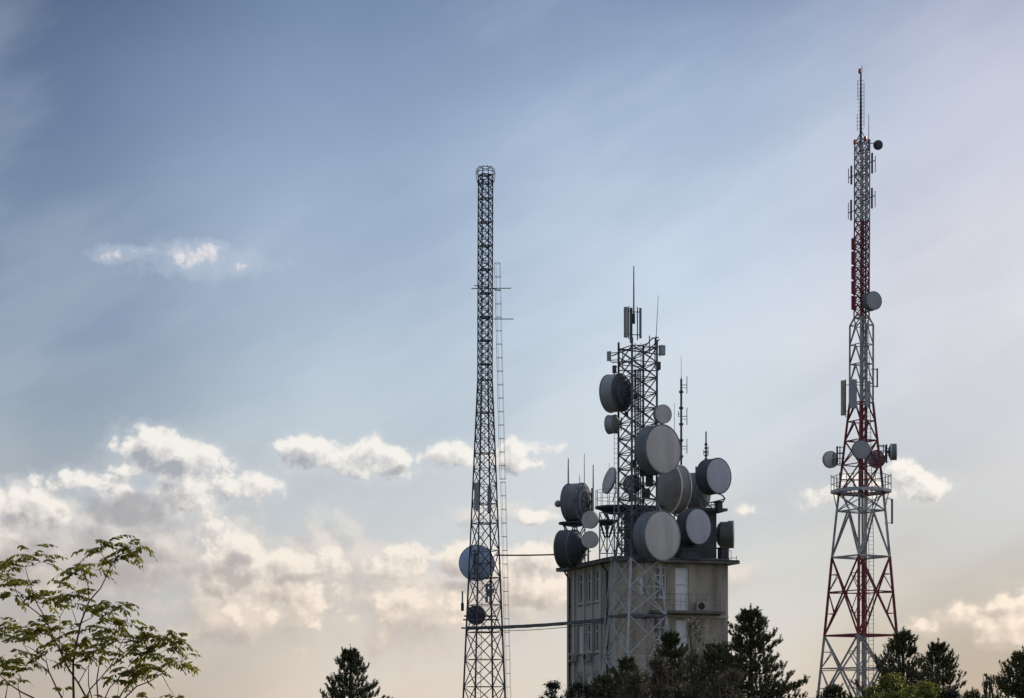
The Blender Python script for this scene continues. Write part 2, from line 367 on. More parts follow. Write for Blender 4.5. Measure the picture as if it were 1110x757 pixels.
# ------------------------------------------------------------------ lattice towers
def add_member(mb, p, q, w, bands, h=None):
    """a straight member, cut where the paint bands change; bands: [(z_top, material index)] from the ground up"""
    p = Vector(p); q = Vector(q)
    if q.z < p.z: p, q = q, p
    if not bands: mb.beam(p, q, w, h); return
    z0 = p.z; cuts = [b for b, _ in bands if p.z+0.02 < b < q.z-0.02]
    pts = [p]+[p.lerp(q, (c-p.z)/(q.z-p.z)) for c in cuts]+[q]
    for a, b in zip(pts, pts[1:]):
        zm = (a.z+b.z)/2
        mi = next((m for zt, m in bands if zm < zt), bands[-1][1])
        mb.beam(a, b, w, h, m=mi)
class Tower:
    def __init__(s, cx0, cx1, ytop, D, prof, beta, mats, bands, root):
        s.D = D; s.k = D/F; s.prof = prof; s.beta = beta; s.root = root; s.mats = mats
        s.bands = [(ZZ(y, D), m) for y, m in bands] if bands else None
        s.zt = ZZ(ytop, D); s.cx0 = cx0; s.cx1 = cx1; s.ytop = ytop
    def axis(s, y):
        px = lerp(s.cx0, s.cx1, (y-s.ytop)/(800.0-s.ytop)); return P(px, y, s.D)
    def corner(s, i, y):
        rad = interp(y, s.prof)*s.k/math.cos(R(s.beta)); a = R(-s.beta-90*i)
        c = s.axis(y); return Vector((c.x+rad*math.cos(a), c.y+rad*math.sin(a), c.z))
    def legs(s, ys, w):
        for i in range(4):
            mb = MB()
            for (a, b) in zip(ys, ys[1:]):
                ww = w(a) if callable(w) else w
                add_member(mb, s.corner(i, b), s.corner(i, a), ww, s.bands)
            mb.build('leg', s.mats, s.root)
    def brace(s, ys, style, w, horiz=True, gus=0, sub=False):
        for i in range(4):
            mb = MB(); j = (i+1) % 4
            for n, (a, b) in enumerate(zip(ys, ys[1:])):
                A, B = s.corner(i, a), s.corner(j, a); C, Dd = s.corner(i, b), s.corner(j, b)
                ww = w(a) if callable(w) else w
                st = style(a) if callable(style) else style
                if st == 'X':
                    add_member(mb, A, Dd, ww, s.bands); add_member(mb, B, C, ww, s.bands)
                    if gus:
                        wa = (A-B).length; wc = (C-Dd).length; t = wa/(wa+wc)
                        X = A.lerp(Dd, t); dx = (B-A).normalized()*gus*s.k; dn = Vector((0,0,gus*s.k)); ny = dx.cross(dn).normalized()*0.015
                        mb.obox(X, dx, ny, dn, m=(s.bands and next((m for zt, m in s.bands if X.z < zt), 0)) or 0)
                elif st == 'Z':
                    if (n+i) % 2: add_member(mb, A, Dd, ww, s.bands)
                    else: add_member(mb, B, C, ww, s.bands)
                elif st == 'K':
                    Mx = (A+B)/2; add_member(mb, Mx, C, ww, s.bands); add_member(mb, Mx, Dd, ww, s.bands)
                elif st == 'V':
                    Mx = (C+Dd)/2; add_member(mb, Mx, A, ww, s.bands); add_member(mb, Mx, B, ww, s.bands)
                elif st == 'D':          # big X with belt at the crossing and stub struts to the legs
                    wa = (A-B).length; wc = (C-Dd).length; t = wa/(wa+wc)
                    add_member(mb, A, Dd, ww, s.bands); add_member(mb, B, C, ww, s.bands)
                    XA = A.lerp(C, t); XB = B.lerp(Dd, t); X = A.lerp(Dd, t)
                    add_member(mb, XA, XB, ww*0.8, s.bands)
                    g_ = (B-A).normalized()*0.16; ny = g_.cross(Vector((0,0,1))).normalized()*0.015
                    mb.obox(X, g_, ny, Vector((0,0,0.16)), m=(s.bands and next((m for zt, m in s.bands if X.z < zt), 0)) or 0)
                    for (L0, L1, q0, q1) in ((A, C, A, Dd), (B, Dd, B, C)):
                        h1 = L0.lerp(L1, t*0.5); h2 = q0.lerp(q1, t*0.5)
                        add_member(mb, h1, h2, ww*0.5, s.bands); add_member(mb, h2, L0.lerp(L1, t), ww*0.5, s.bands)
                    for (L0, L1, q0, q1) in ((A, C, B, C), (B, Dd, A, Dd)):
                        h1 = L0.lerp(L1, t+(1-t)*0.5); h2 = q0.lerp(q1, t+(1-t)*0.5)
                        add_member(mb, h1, h2, ww*0.5, s.bands); add_member(mb, h2, L0.lerp(L1, t), ww*0.5, s.bands)
                if horiz: add_member(mb, A, B, ww*(1.15 if st == 'D' else 0.9), s.bands)
            mb.build('face_bracing', s.mats, s.root)
    def rungs(s, ys, w, name='inner_bracing'):
        for a in ys:
            mb = MB()
            add_member(mb, s.corner(0, a), s.corner(2, a), w, s.bands)
            add_member(mb, s.corner(1, a), s.corner(3, a), w, s.bands)
            mb.build('cross_brace', s.mats, s.root)
    def ladder(s, off, y0, y1, w, cage=0, step=0.30, rw=0.03, name='ladder', hoop=15.0, mat_=None):
        """off(y): ladder centre as (dx, dy) metres from the axis; a rung ladder, with safety hoops when cage > 0"""
        mb = MB(); n = max(2, int((y1-y0)/30))
        def c(y): a = s.axis(y); o = off(y); return Vector((a.x+o[0], a.y+o[1], a.z))
        ys = [lerp(y0, y1, i/n) for i in range(n+1)]
        for sx in (-w/2, w/2):
            for a, b in zip(ys, ys[1:]): mb.beam(c(a)+Vector((0,sx,0)) if cage else c(a)+Vector((sx,0,0)), c(b)+Vector((0,sx,0)) if cage else c(b)+Vector((sx,0,0)), rw)
        z = s.axis(y1).z; zt = s.axis(y0).z
        while z < zt:
            y = HY-(z-EYE)/s.k; p = c(y); v = Vector((0,w/2,0)) if cage else Vector((w/2,0,0))
            mb.beam(p-v, p+v, rw*0.7); z += step
        o = mb.build(name, mat_ or s.mats, s.root)
        if cage:
            hb = MB(); y = y0; rr = cage/2
            while y < y1:
                p = c(y)+Vector((rr, 0, 0)); pts = [p+Vector((-math.cos(t)*rr, math.sin(t)*rr, 0)) for t in [i*math.pi/6-math.pi*0 for i in range(0, 13)]]
                for a, b in zip(pts, pts[1:]): hb.beam(a, b, 0.022)
                y += hoop
            for t in (0.35, 0.75, 1.0, 1.25, 1.65):
                for a, b in zip(ys, ys[1:]):
                    u = Vector((rr-math.cos(t*math.pi)*rr, math.sin(t*math.pi)*rr, 0)); hb.beam(c(a)+u, c(b)+u, 0.016)
            hb.build('safety_cage', mat_ or s.mats, o)
        return o
def frange(a, b, n): return [lerp(a, b, i/n) for i in range(n+1)]

# --- left: slim dark tower
LT_D = 128.0
lt_root = thing('lattice_tower', 'slim dark grey lattice tower with a round wire crown on its top, standing apart', 'tower', P(524.7, 801, LT_D), None)
LT = Tower(526.3, 524.6, 190, LT_D, [(190,7.9),(412,7.9),(557,14.2),(757,22.8),(803,24.8)], 22, 'steel_dark', None, lt_root)
up = [190+i*8.55 for i in range(27)]; up[-1] = 412
mid = [412]; st = 11.0
while mid[-1] < 560: mid.append(mid[-1]+st); st *= 1.075
low = [mid[-1]]
while low[-1] < 800: low.append(low[-1]+29.5)
ysL = up+mid[1:]+low[1:]
LT.legs(frange(190, 803, 30), lambda y: 0.075 if y < 412 else (0.095 if y < 600 else 0.115))
LT.brace(ysL, 'X', lambda y: 0.036 if y < 412 else (0.042 if y < 557 else 0.05), gus=0.9)
LT.rungs(up[::3]+mid[::3]+low[::2], 0.04)
for i in range(27):
    if i % 3 == 0:
        mb = MB(); c = LT.axis(up[i]); mb.lathe(c, (0,0,1), [(0.33,-0.03),(0.36,-0.03),(0.36,0.03),(0.33,0.03)], 14); mb.build('ring_stiffener', 'steel_dark', lt_root)
LT.ladder(lambda y: (interp(y, [(190,-2),(412,-2),(800,-7)])*LT.k, 0.1), 192, 800, 0.32, 0, 0.33, 0.028)
LT.ladder(lambda y: ((interp(y, [(286,10),(380,12.5),(557,17.5),(757,23),(803,24.5)]))*LT.k, -0.1), 286, 520, 0.36, 0.38, 0.32, 0.022, mat_='galv_dark', hoop=14.6)
LT.ladder(lambda y: ((interp(y, [(286,10),(380,12.5),(557,17.5),(757,23),(803,24.5)]))*LT.k+0.04, -0.1), 523, 800, 0.34, 0.34, 0.32, 0.022, mat_='galv_dark', hoop=14.8)
for y in list(range(292, 800, 29)):
    mb = MB(); a = LT.axis(y); w0 = interp(y, LT.prof)*LT.k; mb.beam((a.x+w0*0.9, a.y-0.1, a.z), (a.x+w0+1.9*LT.k, a.y-0.1, a.z), 0.025); mb.build('ladder_bracket', 'steel_dark', lt_root)
mb = MB(); c = LT.axis(190); kk = LT.k
for i in range(10):
    t = 2*math.pi*i/10
    pr = [(6.5,12),(9.0,7),(10.2,2),(10.3,-3),(9.3,-7),(6.8,-8.8),(4.6,-8.2)]
    pts = [Vector((c.x+math.cos(t)*r*kk, c.y+math.sin(t)*r*kk, c.z-h*kk)) for r, h in pr]
    mb.tube(pts, 0.022, 5)
for r, h in ((9.2,7),(10.3,-2.5),(4.6,-8.2)):
    pts = [Vector((c.x+math.cos(t*math.pi/12)*r*kk, c.y+math.sin(t*math.pi/12)*r*kk, c.z-h*kk)) for t in range(25)]
    mb.tube(pts, 0.024, 5)
mb.build('wire_crown', 'steel_dark', lt_root)
for (x0, y0, x1, y1, dy) in ((511,313,554,312.6,-0.55),(514,309.5,543,315,0.5),(517,346,556.5,346,-0.5)):
    mb = MB(); mb.tube([P(x0,y0,LT_D+dy), P(x1,y1,LT_D+dy)], 0.03, 6); mb.build('outrigger_rod', 'steel_dark', lt_root)
for (x0, x1, y, d) in ((502,541,672,-1.2),(500,541,681,-1.25),(503,538,668,1.0)):
    mb = MB(); mb.beam(P(x0,y,LT_D+d), P(x1,y,LT_D+d), 0.08, 0.10); mb.build('cross_arm', 'steel_dark', lt_root)

# --- middle: galvanised tower in front of the building
MT_D = 117.5
mt_root = thing('lattice_tower', 'galvanised grey lattice tower loaded with dishes, standing before the corner of the building', 'tower', P(690.5, 803, MT_D))
MT = Tower(691.3, 690.6, 370, MT_D, [(370,20.3),(580,20.3),(803,45.3)], 20, 'galv', None, mt_root)
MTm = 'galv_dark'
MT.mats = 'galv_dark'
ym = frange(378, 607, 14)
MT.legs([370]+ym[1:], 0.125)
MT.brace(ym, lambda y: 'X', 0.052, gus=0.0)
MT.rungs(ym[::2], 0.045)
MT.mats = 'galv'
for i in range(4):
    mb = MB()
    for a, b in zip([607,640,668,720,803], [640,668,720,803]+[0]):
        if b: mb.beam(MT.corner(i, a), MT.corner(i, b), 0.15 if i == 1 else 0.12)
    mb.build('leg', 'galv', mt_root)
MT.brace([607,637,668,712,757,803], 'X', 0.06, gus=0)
mb = MB()
for i in range(4):
    a, b = MT.corner(i, 607), MT.corner((i+1) % 4, 607); mb.beam(a, b, 0.13, 0.13)
mb.build('collar_frame', 'galv_dark', mt_root); mb = MB()   # heavy landing at mid height of the lower part
for i in range(4):
    a, b = MT.corner(i, 668), MT.corner((i+1) % 4, 668); mb.beam(a, b, 0.16, 0.14)
a = MT.corner(1, 668); b = MT.corner(3, 668); mb.beam(a, b, 0.1)
mb.beam((MT.corner(0,668)+MT.corner(3,668))/2-Vector((0,0,1.0)), (MT.corner(0,668)+MT.corner(3,668))/2, 0.16)
mb.build('landing_frame', 'galv_dark', mt_root)
MT.ladder(lambda y: (0.02, 0.0), 372, 610, 0.36, 0, 0.3, 0.035, mat_='steel_dark')
MT.ladder(lambda y: (interp(y, [(470,-22.3),(580,-22.3),(803,-47)])*MT.k, 0.35), 470, 700, 0.3, 0, 0.3, 0.03, mat_='galv', name='side_ladder')
mb = MB()                                                   # waveguide bundle down the middle
for dx, r in ((-0.16,0.03),(-0.08,0.035),(0.0,0.03),(0.09,0.04),(0.2,0.03)):
    pts = [MT.axis(y)+Vector((dx+0.25*random.uniform(-.1,.1), 0.22, 0)) for y in range(400, 610, 40)]
    mb.tube(pts, r, 5)
mb.build('waveguide_bundle', 'black', mt_root)
mb = MB(); D = MT_D                                         # head frame with outriggers
for (a, b) in (((663,386,-.4),(684,378,-.7)),((663,393,-.4),(684,392,-.7)),((684,392,-.7),(708,366,-.4)),((684,379,-.7),(703,372,0)),((698,384,-.3),(715,368,-.3)),
               ((671,374,0),(671,402,0)),((675,378,.2),(675,401,.2)),((704,364,-.3),(704,384,-.3)),((710,366,-.3),(710,400,-.3)),((706,367,-.3),(714,366,-.3)),
               ((671,388,0),(698,402,.6)),((671,402,0),(711,402,0)),((671,378,0),(711,384,0)),((713,380,-.3),(711,380,-.3)),((711,396,-.3),(716,396,-.3))):
    mb.beam(P(a[0],a[1],D+a[2]), P(b[0],b[1],D+b[2]), 0.06)
mb.tube([P(684.2,372,D-.6), P(684.2,334,D-.6)], 0.085, 8)
mb.build('head_frame', 'steel_dark', mt_root)
mb = MB()
for (x, y, w, h, d) in ((686,503,5,8,.5),(697,510,7,12,.5),(704,520,8,15,.3),(700,535,9,10,.4),(690,528,5,9,.6),(684,540,5,8,.5),(706,500,5,9,.5),(688,430,5,5,.3),(681,422,6,7,.3),(683,436,5,6,.3),(679,449,4,5,.3)):
    mb = MB(); c = P(x, y, D+d); kx = MT.k/2; mb.obox(c, Vector((w*kx,0,0)), Vector((0,0.15,0)), Vector((0,0,h*kx))); mb.build('equipment_box', 'steel_dark', mt_root)

# --- right: red and white tower
RT_D = 140.0
rt_root = thing('lattice_tower', 'tall red and white banded lattice tower widening in a long taper to its foot', 'tower', P(933, 796, RT_D))
RT = Tower(934.6, 932.4, 152, RT_D, [(152,7.8),(345,7.8),(353,12.1),(437,12.1),(540,23.8),(604,30),(689,37.6),(757,44.5),(800,48.8)], 14, ['tower_white','tower_red','tower_dark'],
           [(689,0),(604,1),(537,0),(437,1),(345,0),(240,1),(100,0)], rt_root)
RT.legs([152]+frange(165,345,8)+[353]+frange(373,437,3)+[478,520,555,604,646,689,727,757,800], lambda y: 0.085 if y < 345 else (0.12 if y < 437 else (0.15 if y < 604 else 0.17)))
RT.brace(frange(152, 345, 20), 'X', 0.05)
RT.brace([345,353], 'V', 0.07)
RT.brace(frange(353, 437, 4), 'K', 0.06)
RT.brace([437,457,478], 'K', 0.075); RT.brace([478,504,536], 'X', 0.075, gus=0)
RT.brace([536,554], 'X', 0.06)
RT.brace([554,604], 'K', 0.10)
RT.brace([604,689], 'D', 0.095); RT.brace([689,768,800], 'D', 0.105)
RT.rungs([166,190,214,240,265,290,315,345,395,437,478,520,554,604,643,689,727], 0.06)
mb = MB()
for (dx, dy, r, y0) in ((0.30,0.1,0.055,160),(0.42,0.12,0.05,350),(-0.05,0.15,0.04,160),(0.12,-0.05,0.035,240)):
    pts = [RT.axis(y)+Vector((dx, dy, 0)) for y in range(y0, 800, 40)]
    for a, b in zip(pts, pts[1:]): add_member(mb, a, b, r*1.8, RT.bands)
mb.build('cable_riser', RT.mats, rt_root)
RT.ladder(lambda y: (0.62*interp(y,[(150,.3),(345,.5),(437,.7),(600,1.2)]), -0.1), 160, 798, 0.34, 0, 0.3, 0.035, mat_='steel_mid')
# octagonal platform with railing
mb = MB(); c = RT.axis(533); k = RT.k; ro = 32*k; pts = []
for i in range(8):
    t = R(22.5+45*i+12); pts.append(Vector((c.x+ro*math.cos(t), c.y+ro*math.sin(t), c.z)))
for a, b in zip(pts, pts[1:]+pts[:1]):
    mb.beam(a, b, 0.09, 0.22); mb.beam(a, c.lerp(a, 0.45), 0.06, 0.14)
    ai, bi = c.lerp(a, 0.93), c.lerp(b, 0.93); mb.beam(ai, bi, 0.05, 0.1)
    ai, bi = c.lerp(a, 0.70), c.lerp(b, 0.70); mb.beam(ai, bi, 0.05, 0.1)
    for t in frange(0, 1, 7):
        e = a.lerp(b, t); mb.beam(e, c.lerp(e, 0.7), 0.03, 0.06)
mb.build('platform', 'galv', rt_root)
mb = MB()
for a, b in zip(pts, pts[1:]+pts[:1]):
    for h in (0.55, 1.1): mb.beam(a+Vector((0,0,h)), b+Vector((0,0,h)), 0.035)
    for t in (0, 1/3, 2/3): e = a.lerp(b, t); mb.beam(e, e+Vector((0,0,1.1 if t else 1.25)), 0.045)
mb.build('railing', 'galv_dark', rt_root)
mb = MB()
for i in range(4):
    for f in (0.0, 0.5):
        a = RT.corner(i, 552).lerp(RT.corner((i+1) % 4, 552), f); e = c+(Vector((a.x, a.y, c.z))-Vector((c.x, c.y, c.z))).normalized()*ro*0.93
        mb.beam(a, e, 0.06)
mb.build('platform_strut', 'tower_white', rt_root)
# spire with rungs and yagi rods
mb = MB(); D = RT_D
mb.tube([P(933,165,D-.2), P(933.2,120,D-.2), P(933.2,78,D-.2)], [0.10,0.09,0.06], 8)
mb.tube([P(934.5,78,D-.2), P(934.5,71,D-.2)], 0.03, 5)
for a, b in (((927.5,155),(932,146)),((940,155),(934,142)),((927.5,155),(940,155))): mb.beam(P(a[0],a[1],D-.3), P(b[0],b[1],D-.1), 0.05)
mb.build('spire', 'steel_dark', rt_root)
mb = MB()
for x0, y0, y1 in ((929.8,87,109),(929.2,124,142),(936.6,90,138)): mb.tube([P(x0,y0,D-.25), P(x0,y1,D-.25)], 0.02, 5)
for y in range(88, 142, 4): mb.beam(P(929.6,y,D-.25), P(936.6,y-.6,D-.25), 0.022)
mb.build('step_bar', 'steel_dark', rt_root)
for (x, y) in ((932,77),(926.6,154),(937.8,150.5)):
    mb = MB(); p = P(x, y, D-.35); mb.lathe(p, (0,0,1), [(0,-.18),(.09,-.18),(.11,-.1),(.11,.05),(.08,.15),(0,.2)], 10)
    mb.build('warning_lamp', 'red_bright', rt_root, True)

# --- cable trays between the slim tower and the building
mb = MB(); A = P(506,681.3,LT_D-.5); B = P(655,672.3,125.9)
for s_ in (-0.16, 0.16):
    pts = [A.lerp(B, t)+Vector((0, s_, -0.10*math.sin(math.pi*t))) for t in frange(0,1,10)]
    for a, b in zip(pts, pts[1:]): mb.beam(a, b, 0.07, 0.14)
for t in frange(0, 1, 24):
    p = A.lerp(B, t)+Vector((0,0,-0.10*math.sin(math.pi*t))); mb.beam(p-Vector((0,.16,0)), p+Vector((0,.16,0)), 0.05)
tray = thing('cable_tray', 'thick lower cable tray running level from the slim tower to the building wall', 'cable tray', A)
mb.build('tray_frame', 'steel_mid', tray)
for i_, (oy, oz, sg) in enumerate(((-.08,.08,.02),(.0,.1,.01),(.09,.07,.025),(.04,-.06,.02))):
    mb = MB(); n_ = 30
    mb.tube([A.lerp(B, t)+Vector((0, oy, oz-0.10*math.sin(math.pi*t)-abs(math.sin(t*math.pi*(5+i_)))*sg)) for t in frange(0,1,n_)], 0.028, 5); mb.build('cable', 'black', tray)
mb = MB(); pts = [A.lerp(B, t)+Vector((0, 0, -0.16-0.2*math.sin(math.pi*min(1,t*1.0)))*1) for t in frange(0.22,1,14)]
mb.tube(pts, 0.022, 5); tag(mb.build('cable', 'black'), 'thin loose cable sagging just below the thick tray beside the building', 'cable')
mb = MB(); A2 = P(538,602,LT_D-.6); B2 = P(612,601,130.5)
mb.tube([A2.lerp(B2, t)+Vector((0,0,-0.03*math.sin(math.pi*t))) for t in frange(0,1,10)], 0.055, 6)
tag(mb.build('cable', 'black'), 'upper black cable stretched from the slim tower to the dark dish over the eave', 'cable')
# ------------------------------------------------------------------ dishes and antennas
def dish(px, py, D, ry, az, label, depth=8, back=None, el=0.0, face='radome', drum='drum_grey', anchor=None, group='microwave dishes on the towers and roof',
         ribs=False, chamfer=False, nose=False, rim=None, drum_back=None, pole=True, hub=True, name='microwave_dish'):
    k = D/F; C = P(px, py, D); Rr = ry*k; a = R(az)
    n = Vector((math.sin(a), -math.cos(a), math.tan(R(el)))).normalized()
    s = n.cross(Vector((0,0,1))).normalized(); u = s.cross(n).normalized()
    dm = depth*k; bk = (back*k) if back else 0.32*Rr
    root = thing(name, label, 'dish', C, group)
    mb = MB()
    if chamfer: mb.lathe(C, n, [(Rr*.985,0.0),(Rr,0.0),(Rr,-dm*.35),(Rr*.93,-dm*.5),(Rr*.93,-dm*.95),(Rr*.7,-dm*1.15)], 44)
    else: mb.lathe(C, n, [(Rr*.97,0.012),(Rr,0.0),(Rr,-dm)], 44)
    mb.build('shroud', drum, root, True)
    mb = MB()
    prof = [(Rr,-dm)]+[(Rr*math.sqrt(1-t), -dm-bk*t) for t in (0.1,0.25,0.45,0.65,0.85,0.97)]+[(Rr*0.16,-dm-bk*.985)]+([(Rr*0.16,-dm-bk-0.12*Rr),(0,-dm-bk-0.12*Rr)] if hub else [(0,-dm-bk)])
    if chamfer: prof = [(Rr*.7,-dm*1.15),(Rr*.4,-dm*1.25),(0,-dm*1.3)]
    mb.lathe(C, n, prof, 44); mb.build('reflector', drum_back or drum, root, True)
    mb = MB()
    if nose: mb.lathe(C, n, [(Rr*.97,0.0),(Rr*.8,.05*Rr),(Rr*.35,.14*Rr),(Rr*.3,.2*Rr)], 44)
    mb.lathe(C, n, [(Rr*.972,0.014),(Rr*.9,0.02*Rr+.014),(Rr*.6,0.045*Rr+.014),(Rr*.3,0.06*Rr+.014),(0,0.066*Rr+.014)], 44)
    mb.build('radome', face, root, True)
    mb = MB(); w = max(0.02, 0.022*Rr)*(2.2 if rim == 'rim' and ry > 22 else 1)
    mb.lathe(C, n, [(Rr*.965,0.014),(Rr*.975,0.03),(Rr+w,0.026),(Rr+w,-0.05),(Rr,-0.05)], 44)
    if not chamfer: mb.lathe(C, n, [(Rr,-dm+.04),(Rr+w,-dm+.04),(Rr+w,-dm-.03),(Rr,-dm-.03)], 44)
    ro = mb.build('rim', rim or drum, root, True)
    if nose:
        mb = MB(); q = C+n*(dm*.3); rr = 4*k
        mb.tube([C, C+n*0.62*Rr], 1.2*k, 8)
        mb.lathe(C+n*0.68*Rr, n, [(0,-rr)]+[(rr*math.sin(t), -rr*math.cos(t)) for t in (0.5,1,1.57,2.1,2.6)]+[(0,rr)], 16)
        mb.build('feed_housing', 'panel', root, True)
    # back frame
    zb = -dm-bk*0.55
    if ribs:
        mb = MB()
        for i in range(8):
            t = 2*math.pi*i/8; e = s*math.cos(t)+u*math.sin(t)
            mb.beam(C+n*(-dm-.02)+e*Rr*.97, C+n*(-dm-bk-0.05)+e*Rr*.15, 0.05, 0.09)
        for rr in (0.55, 0.82):
            pts = [C+n*(-dm-bk*(1-rr*rr)-0.06)+(s*math.cos(t*math.pi/10)+u*math.sin(t*math.pi/10))*Rr*rr for t in range(21)]
            mb.tube(pts, 0.028, 5)
        mb.build('back_rib', 'steel_dark', root)
    mb = MB(); pb = C+n*(-dm-bk-0.22*Rr-0.05)
    if pole:
        mb.tube([pb-Vector((0,0,Rr*.75)), pb+Vector((0,0,Rr*.7))], max(0.04, 0.05*Rr), 8)
        for sg in (-1, 1):
            mb.beam(pb+u*sg*Rr*.35, C+n*(-dm-bk*.75)+u*sg*Rr*.45, max(0.04, .05*Rr))
        mb.beam(pb, C+n*(-dm-bk), max(0.08, .12*Rr))
        mb.beam(pb-Vector((0,0,Rr*.1)), C+n*(-dm)+s*Rr*.96, max(0.025,.03*Rr))
    if anchor:
        for (ax, ay, ad) in anchor:
            q = P(ax, ay, ad); st = pb.copy(); st.z = min(max(q.z, pb.z-Rr*.7), pb.z+Rr*.65)
            mb.beam(st, q, max(0.05, .06*Rr))
    if len(mb.f): mb.build('mount', 'steel_mid', root)
    return root
T = MT_D
dish(719,487,T-1.2,26.5,40,'very large grey drum dish at mid height of the galvanised tower, above the biggest one',17,anchor=[(700,476,T),(700,500,T)])
dish(718,581,T-1.2,27,40,'biggest grey drum dish, low on the galvanised tower, just above the balcony wall',17,anchor=[(700,568,T),(700,592,T)])
dish(719,449,T-.6,10,24,'small pale round dish just above the very large upper dish of the galvanised tower',4,anchor=[(711,446,T),(711,452,T)],drum='radome_dim')
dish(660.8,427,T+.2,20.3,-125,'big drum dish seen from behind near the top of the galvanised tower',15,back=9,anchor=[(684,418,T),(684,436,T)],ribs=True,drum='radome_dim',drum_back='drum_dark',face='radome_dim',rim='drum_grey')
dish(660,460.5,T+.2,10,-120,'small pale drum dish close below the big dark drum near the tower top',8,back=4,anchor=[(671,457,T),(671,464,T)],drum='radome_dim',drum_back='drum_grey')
dish(660,521,128.5,14.5,-68,'thin tilted oval dish standing on edge above the dark round roof platform',1.2,back=3.5,el=14,drum='drum_grey',drum_back='radome_dim',anchor=[(664,544,128.5)])
dish(686,525,T+3.2,10,18,'dim round dish showing through the bars of the galvanised tower at its middle',3,drum='drum_grey',face='radome_dim',anchor=[(690,525,T)])
dish(639,563.5,122.5,9.3,-32,'small white egg shaped dish, upper one of the pair beside the ball fed dish',3,back=3,face='radome',drum='radome',anchor=[(650,566,125.8)])
dish(639.5,585,122.5,9.0,-12,'small white dish with dark clamp, lower one of the pair beside the ball fed dish',3,back=3,face='radome',drum='radome',anchor=[(650,584,125.6)])
dish(735.5,531,123.2,25.8,117,'huge brownish dish turned away on edge with a pale rim, behind the two largest faces',12,back=6,drum='drum_brown',drum_back='drum_brown',rim='rim',face='radome_dim',pole=False,hub=False,anchor=[(735,560,126)])
dish(763,531,130.6,19,62,'dark drum dish mostly hidden between the brownish dish and the highest lilac one',17,drum='drum_grey',face='drum_dark',rim='drum_grey',anchor=[(760,556,130)])
dish(779,516,127.6,19.3,40,'lilac grey dish in a dark drum, highest on the hut end of the roof',15,back=14,face='radome_lilac',drum='drum_dark',anchor=[(776,556,129)])
dish(757,571,126.0,19.6,40,'lilac grey dish in a dark drum, between the biggest drum dish and the hut wall',13,back=8,face='radome_lilac',drum='drum_dark',anchor=[(757,585,128)])
dish(795.2,579.5,129.5,14.9,84,'dark green grey drum dish seen side on, alone beyond the rooftop hut',15,chamfer=True,drum='drum_green',rim='rim',anchor=[(776,590,129.5),(776,570,129.5)])
dish(617.5,545.5,133.0,20.8,-120,'bulky dark drum dish with a ball shaped feed, on a round plate over the eave',16,back=6,ribs=True,nose=True,drum='drum_grey',drum_back='drum_grey',face='drum_grey',anchor=[(630,566,133)])
dish(609.5,595.5,130.8,20.3,-118,'big dark drum dish hanging over the eave below the ball fed one',15,back=11,ribs=True,drum='drum_dark',drum_back='drum_dark',face='drum_grey',rim='drum_grey',anchor=[(640,598,130.5)])
L_ = LT_D
dish(517,610.5,L_+1.9,19.4,168,'large blue grey dish behind the slim dark tower above the thick tray',2,back=5,drum='radome_blue',drum_back='radome_blue',anchor=[(520,600,L_+.9),(520,622,L_+.9)])
dish(516.5,667,L_+1.6,10.3,165,'dark dish, smaller one, inside the slim tower just above the thick tray',3,back=4,ribs=True,drum='drum_grey',drum_back='drum_grey',anchor=[(519,662,L_+.8),(519,672,L_+.8)])
W = RT_D
dish(899.6,498.5,W+.4,9.0,-158,'pale dish with small dark clamps, out on an arm of the red and white tower',2,back=3,drum='radome_dim',drum_back='radome',anchor=[(914,492,W),(914,505,W)])
dish(933.7,487.5,W-1.9,9.8,4,'front facing grey dish in the middle of the red and white tower above its platform',3,drum='drum_grey',face='radome_dim',anchor=[(926,484,W-.9),(941,484,W-.9)])
dish(971.6,490,W+.2,8.9,82,'side on grey drum dish, out on an arm of the red and white tower',6,back=3,drum='drum_grey',drum_back='drum_grey',rim='rim',anchor=[(950,484,W),(951,496,W)])
dish(950.5,498,W+1.6,9.6,150,'dull reddish dish half hidden by braces above the platform of the red and white tower',2,drum='tower_red',drum_back='tower_white',anchor=[(944,498,W+.8)])
dish(947.3,326,W-.9,9.9,24,'lone dark grey dish against the sky at the foot of the upper red section',7,drum='drum_grey',face='radome_dim',anchor=[(940,322,W),(940,332,W)])
dish(951.8,157.6,W,4.9,166,'tiny dark dish on a short arm near the spire of the red and white tower',1,drum='drum_dark',drum_back='drum_dark',anchor=[(941,156,W)])

def panel(px, y0, y1, w, D, label, yaw=0, m='panel', depth=0.12, arm=None, polex=None, group='panel antennas on the towers'):
    k = D/F; a = R(yaw); ax = Vector((math.cos(a), math.sin(a), 0)); ay = Vector((-math.sin(a), math.cos(a), 0))
    c = P(px, (y0+y1)/2, D); h = (y1-y0)*k/2
    root = thing('panel_antenna', label, 'antenna', c, group)
    mb = MB(); mb.obox(c, ax*w*k/2, ay*depth/2, Vector((0,0,h))); mb.build('casing', m, root, bevel=0.025)
    mb = MB()
    if polex is None: polex = px
    pc = Vector((P(polex, 0, D).x, c.y, c.z))+ay*(depth/2+0.14)
    mb.tube([pc-Vector((0,0,h*1.08)), pc+Vector((0,0,h*1.08))], 0.035, 7)
    for f in (-.75, .75):
        mb.beam(pc+Vector((0,0,h*f)), c+Vector((0,0,h*f)), 0.05)
        if arm: mb.beam(pc+Vector((0,0,h*f)), P(arm[0], HY-(c.z+h*f-EYE)/k, arm[1]), 0.045)
    mb.build('mounting_pole', 'steel_dark', root)
    return root
panel(678.6,333,366,4.0,T-.9,'wider grey panel antenna of the two flanking the mast head of the galvanised tower',-50,arm=(684,T-.6),depth=.2)
panel(694.2,334,367,2.6,T-.6,'narrower panel antenna of the two flanking the mast head of the galvanised tower',60,arm=(684.5,T-.6),m='drum_grey')
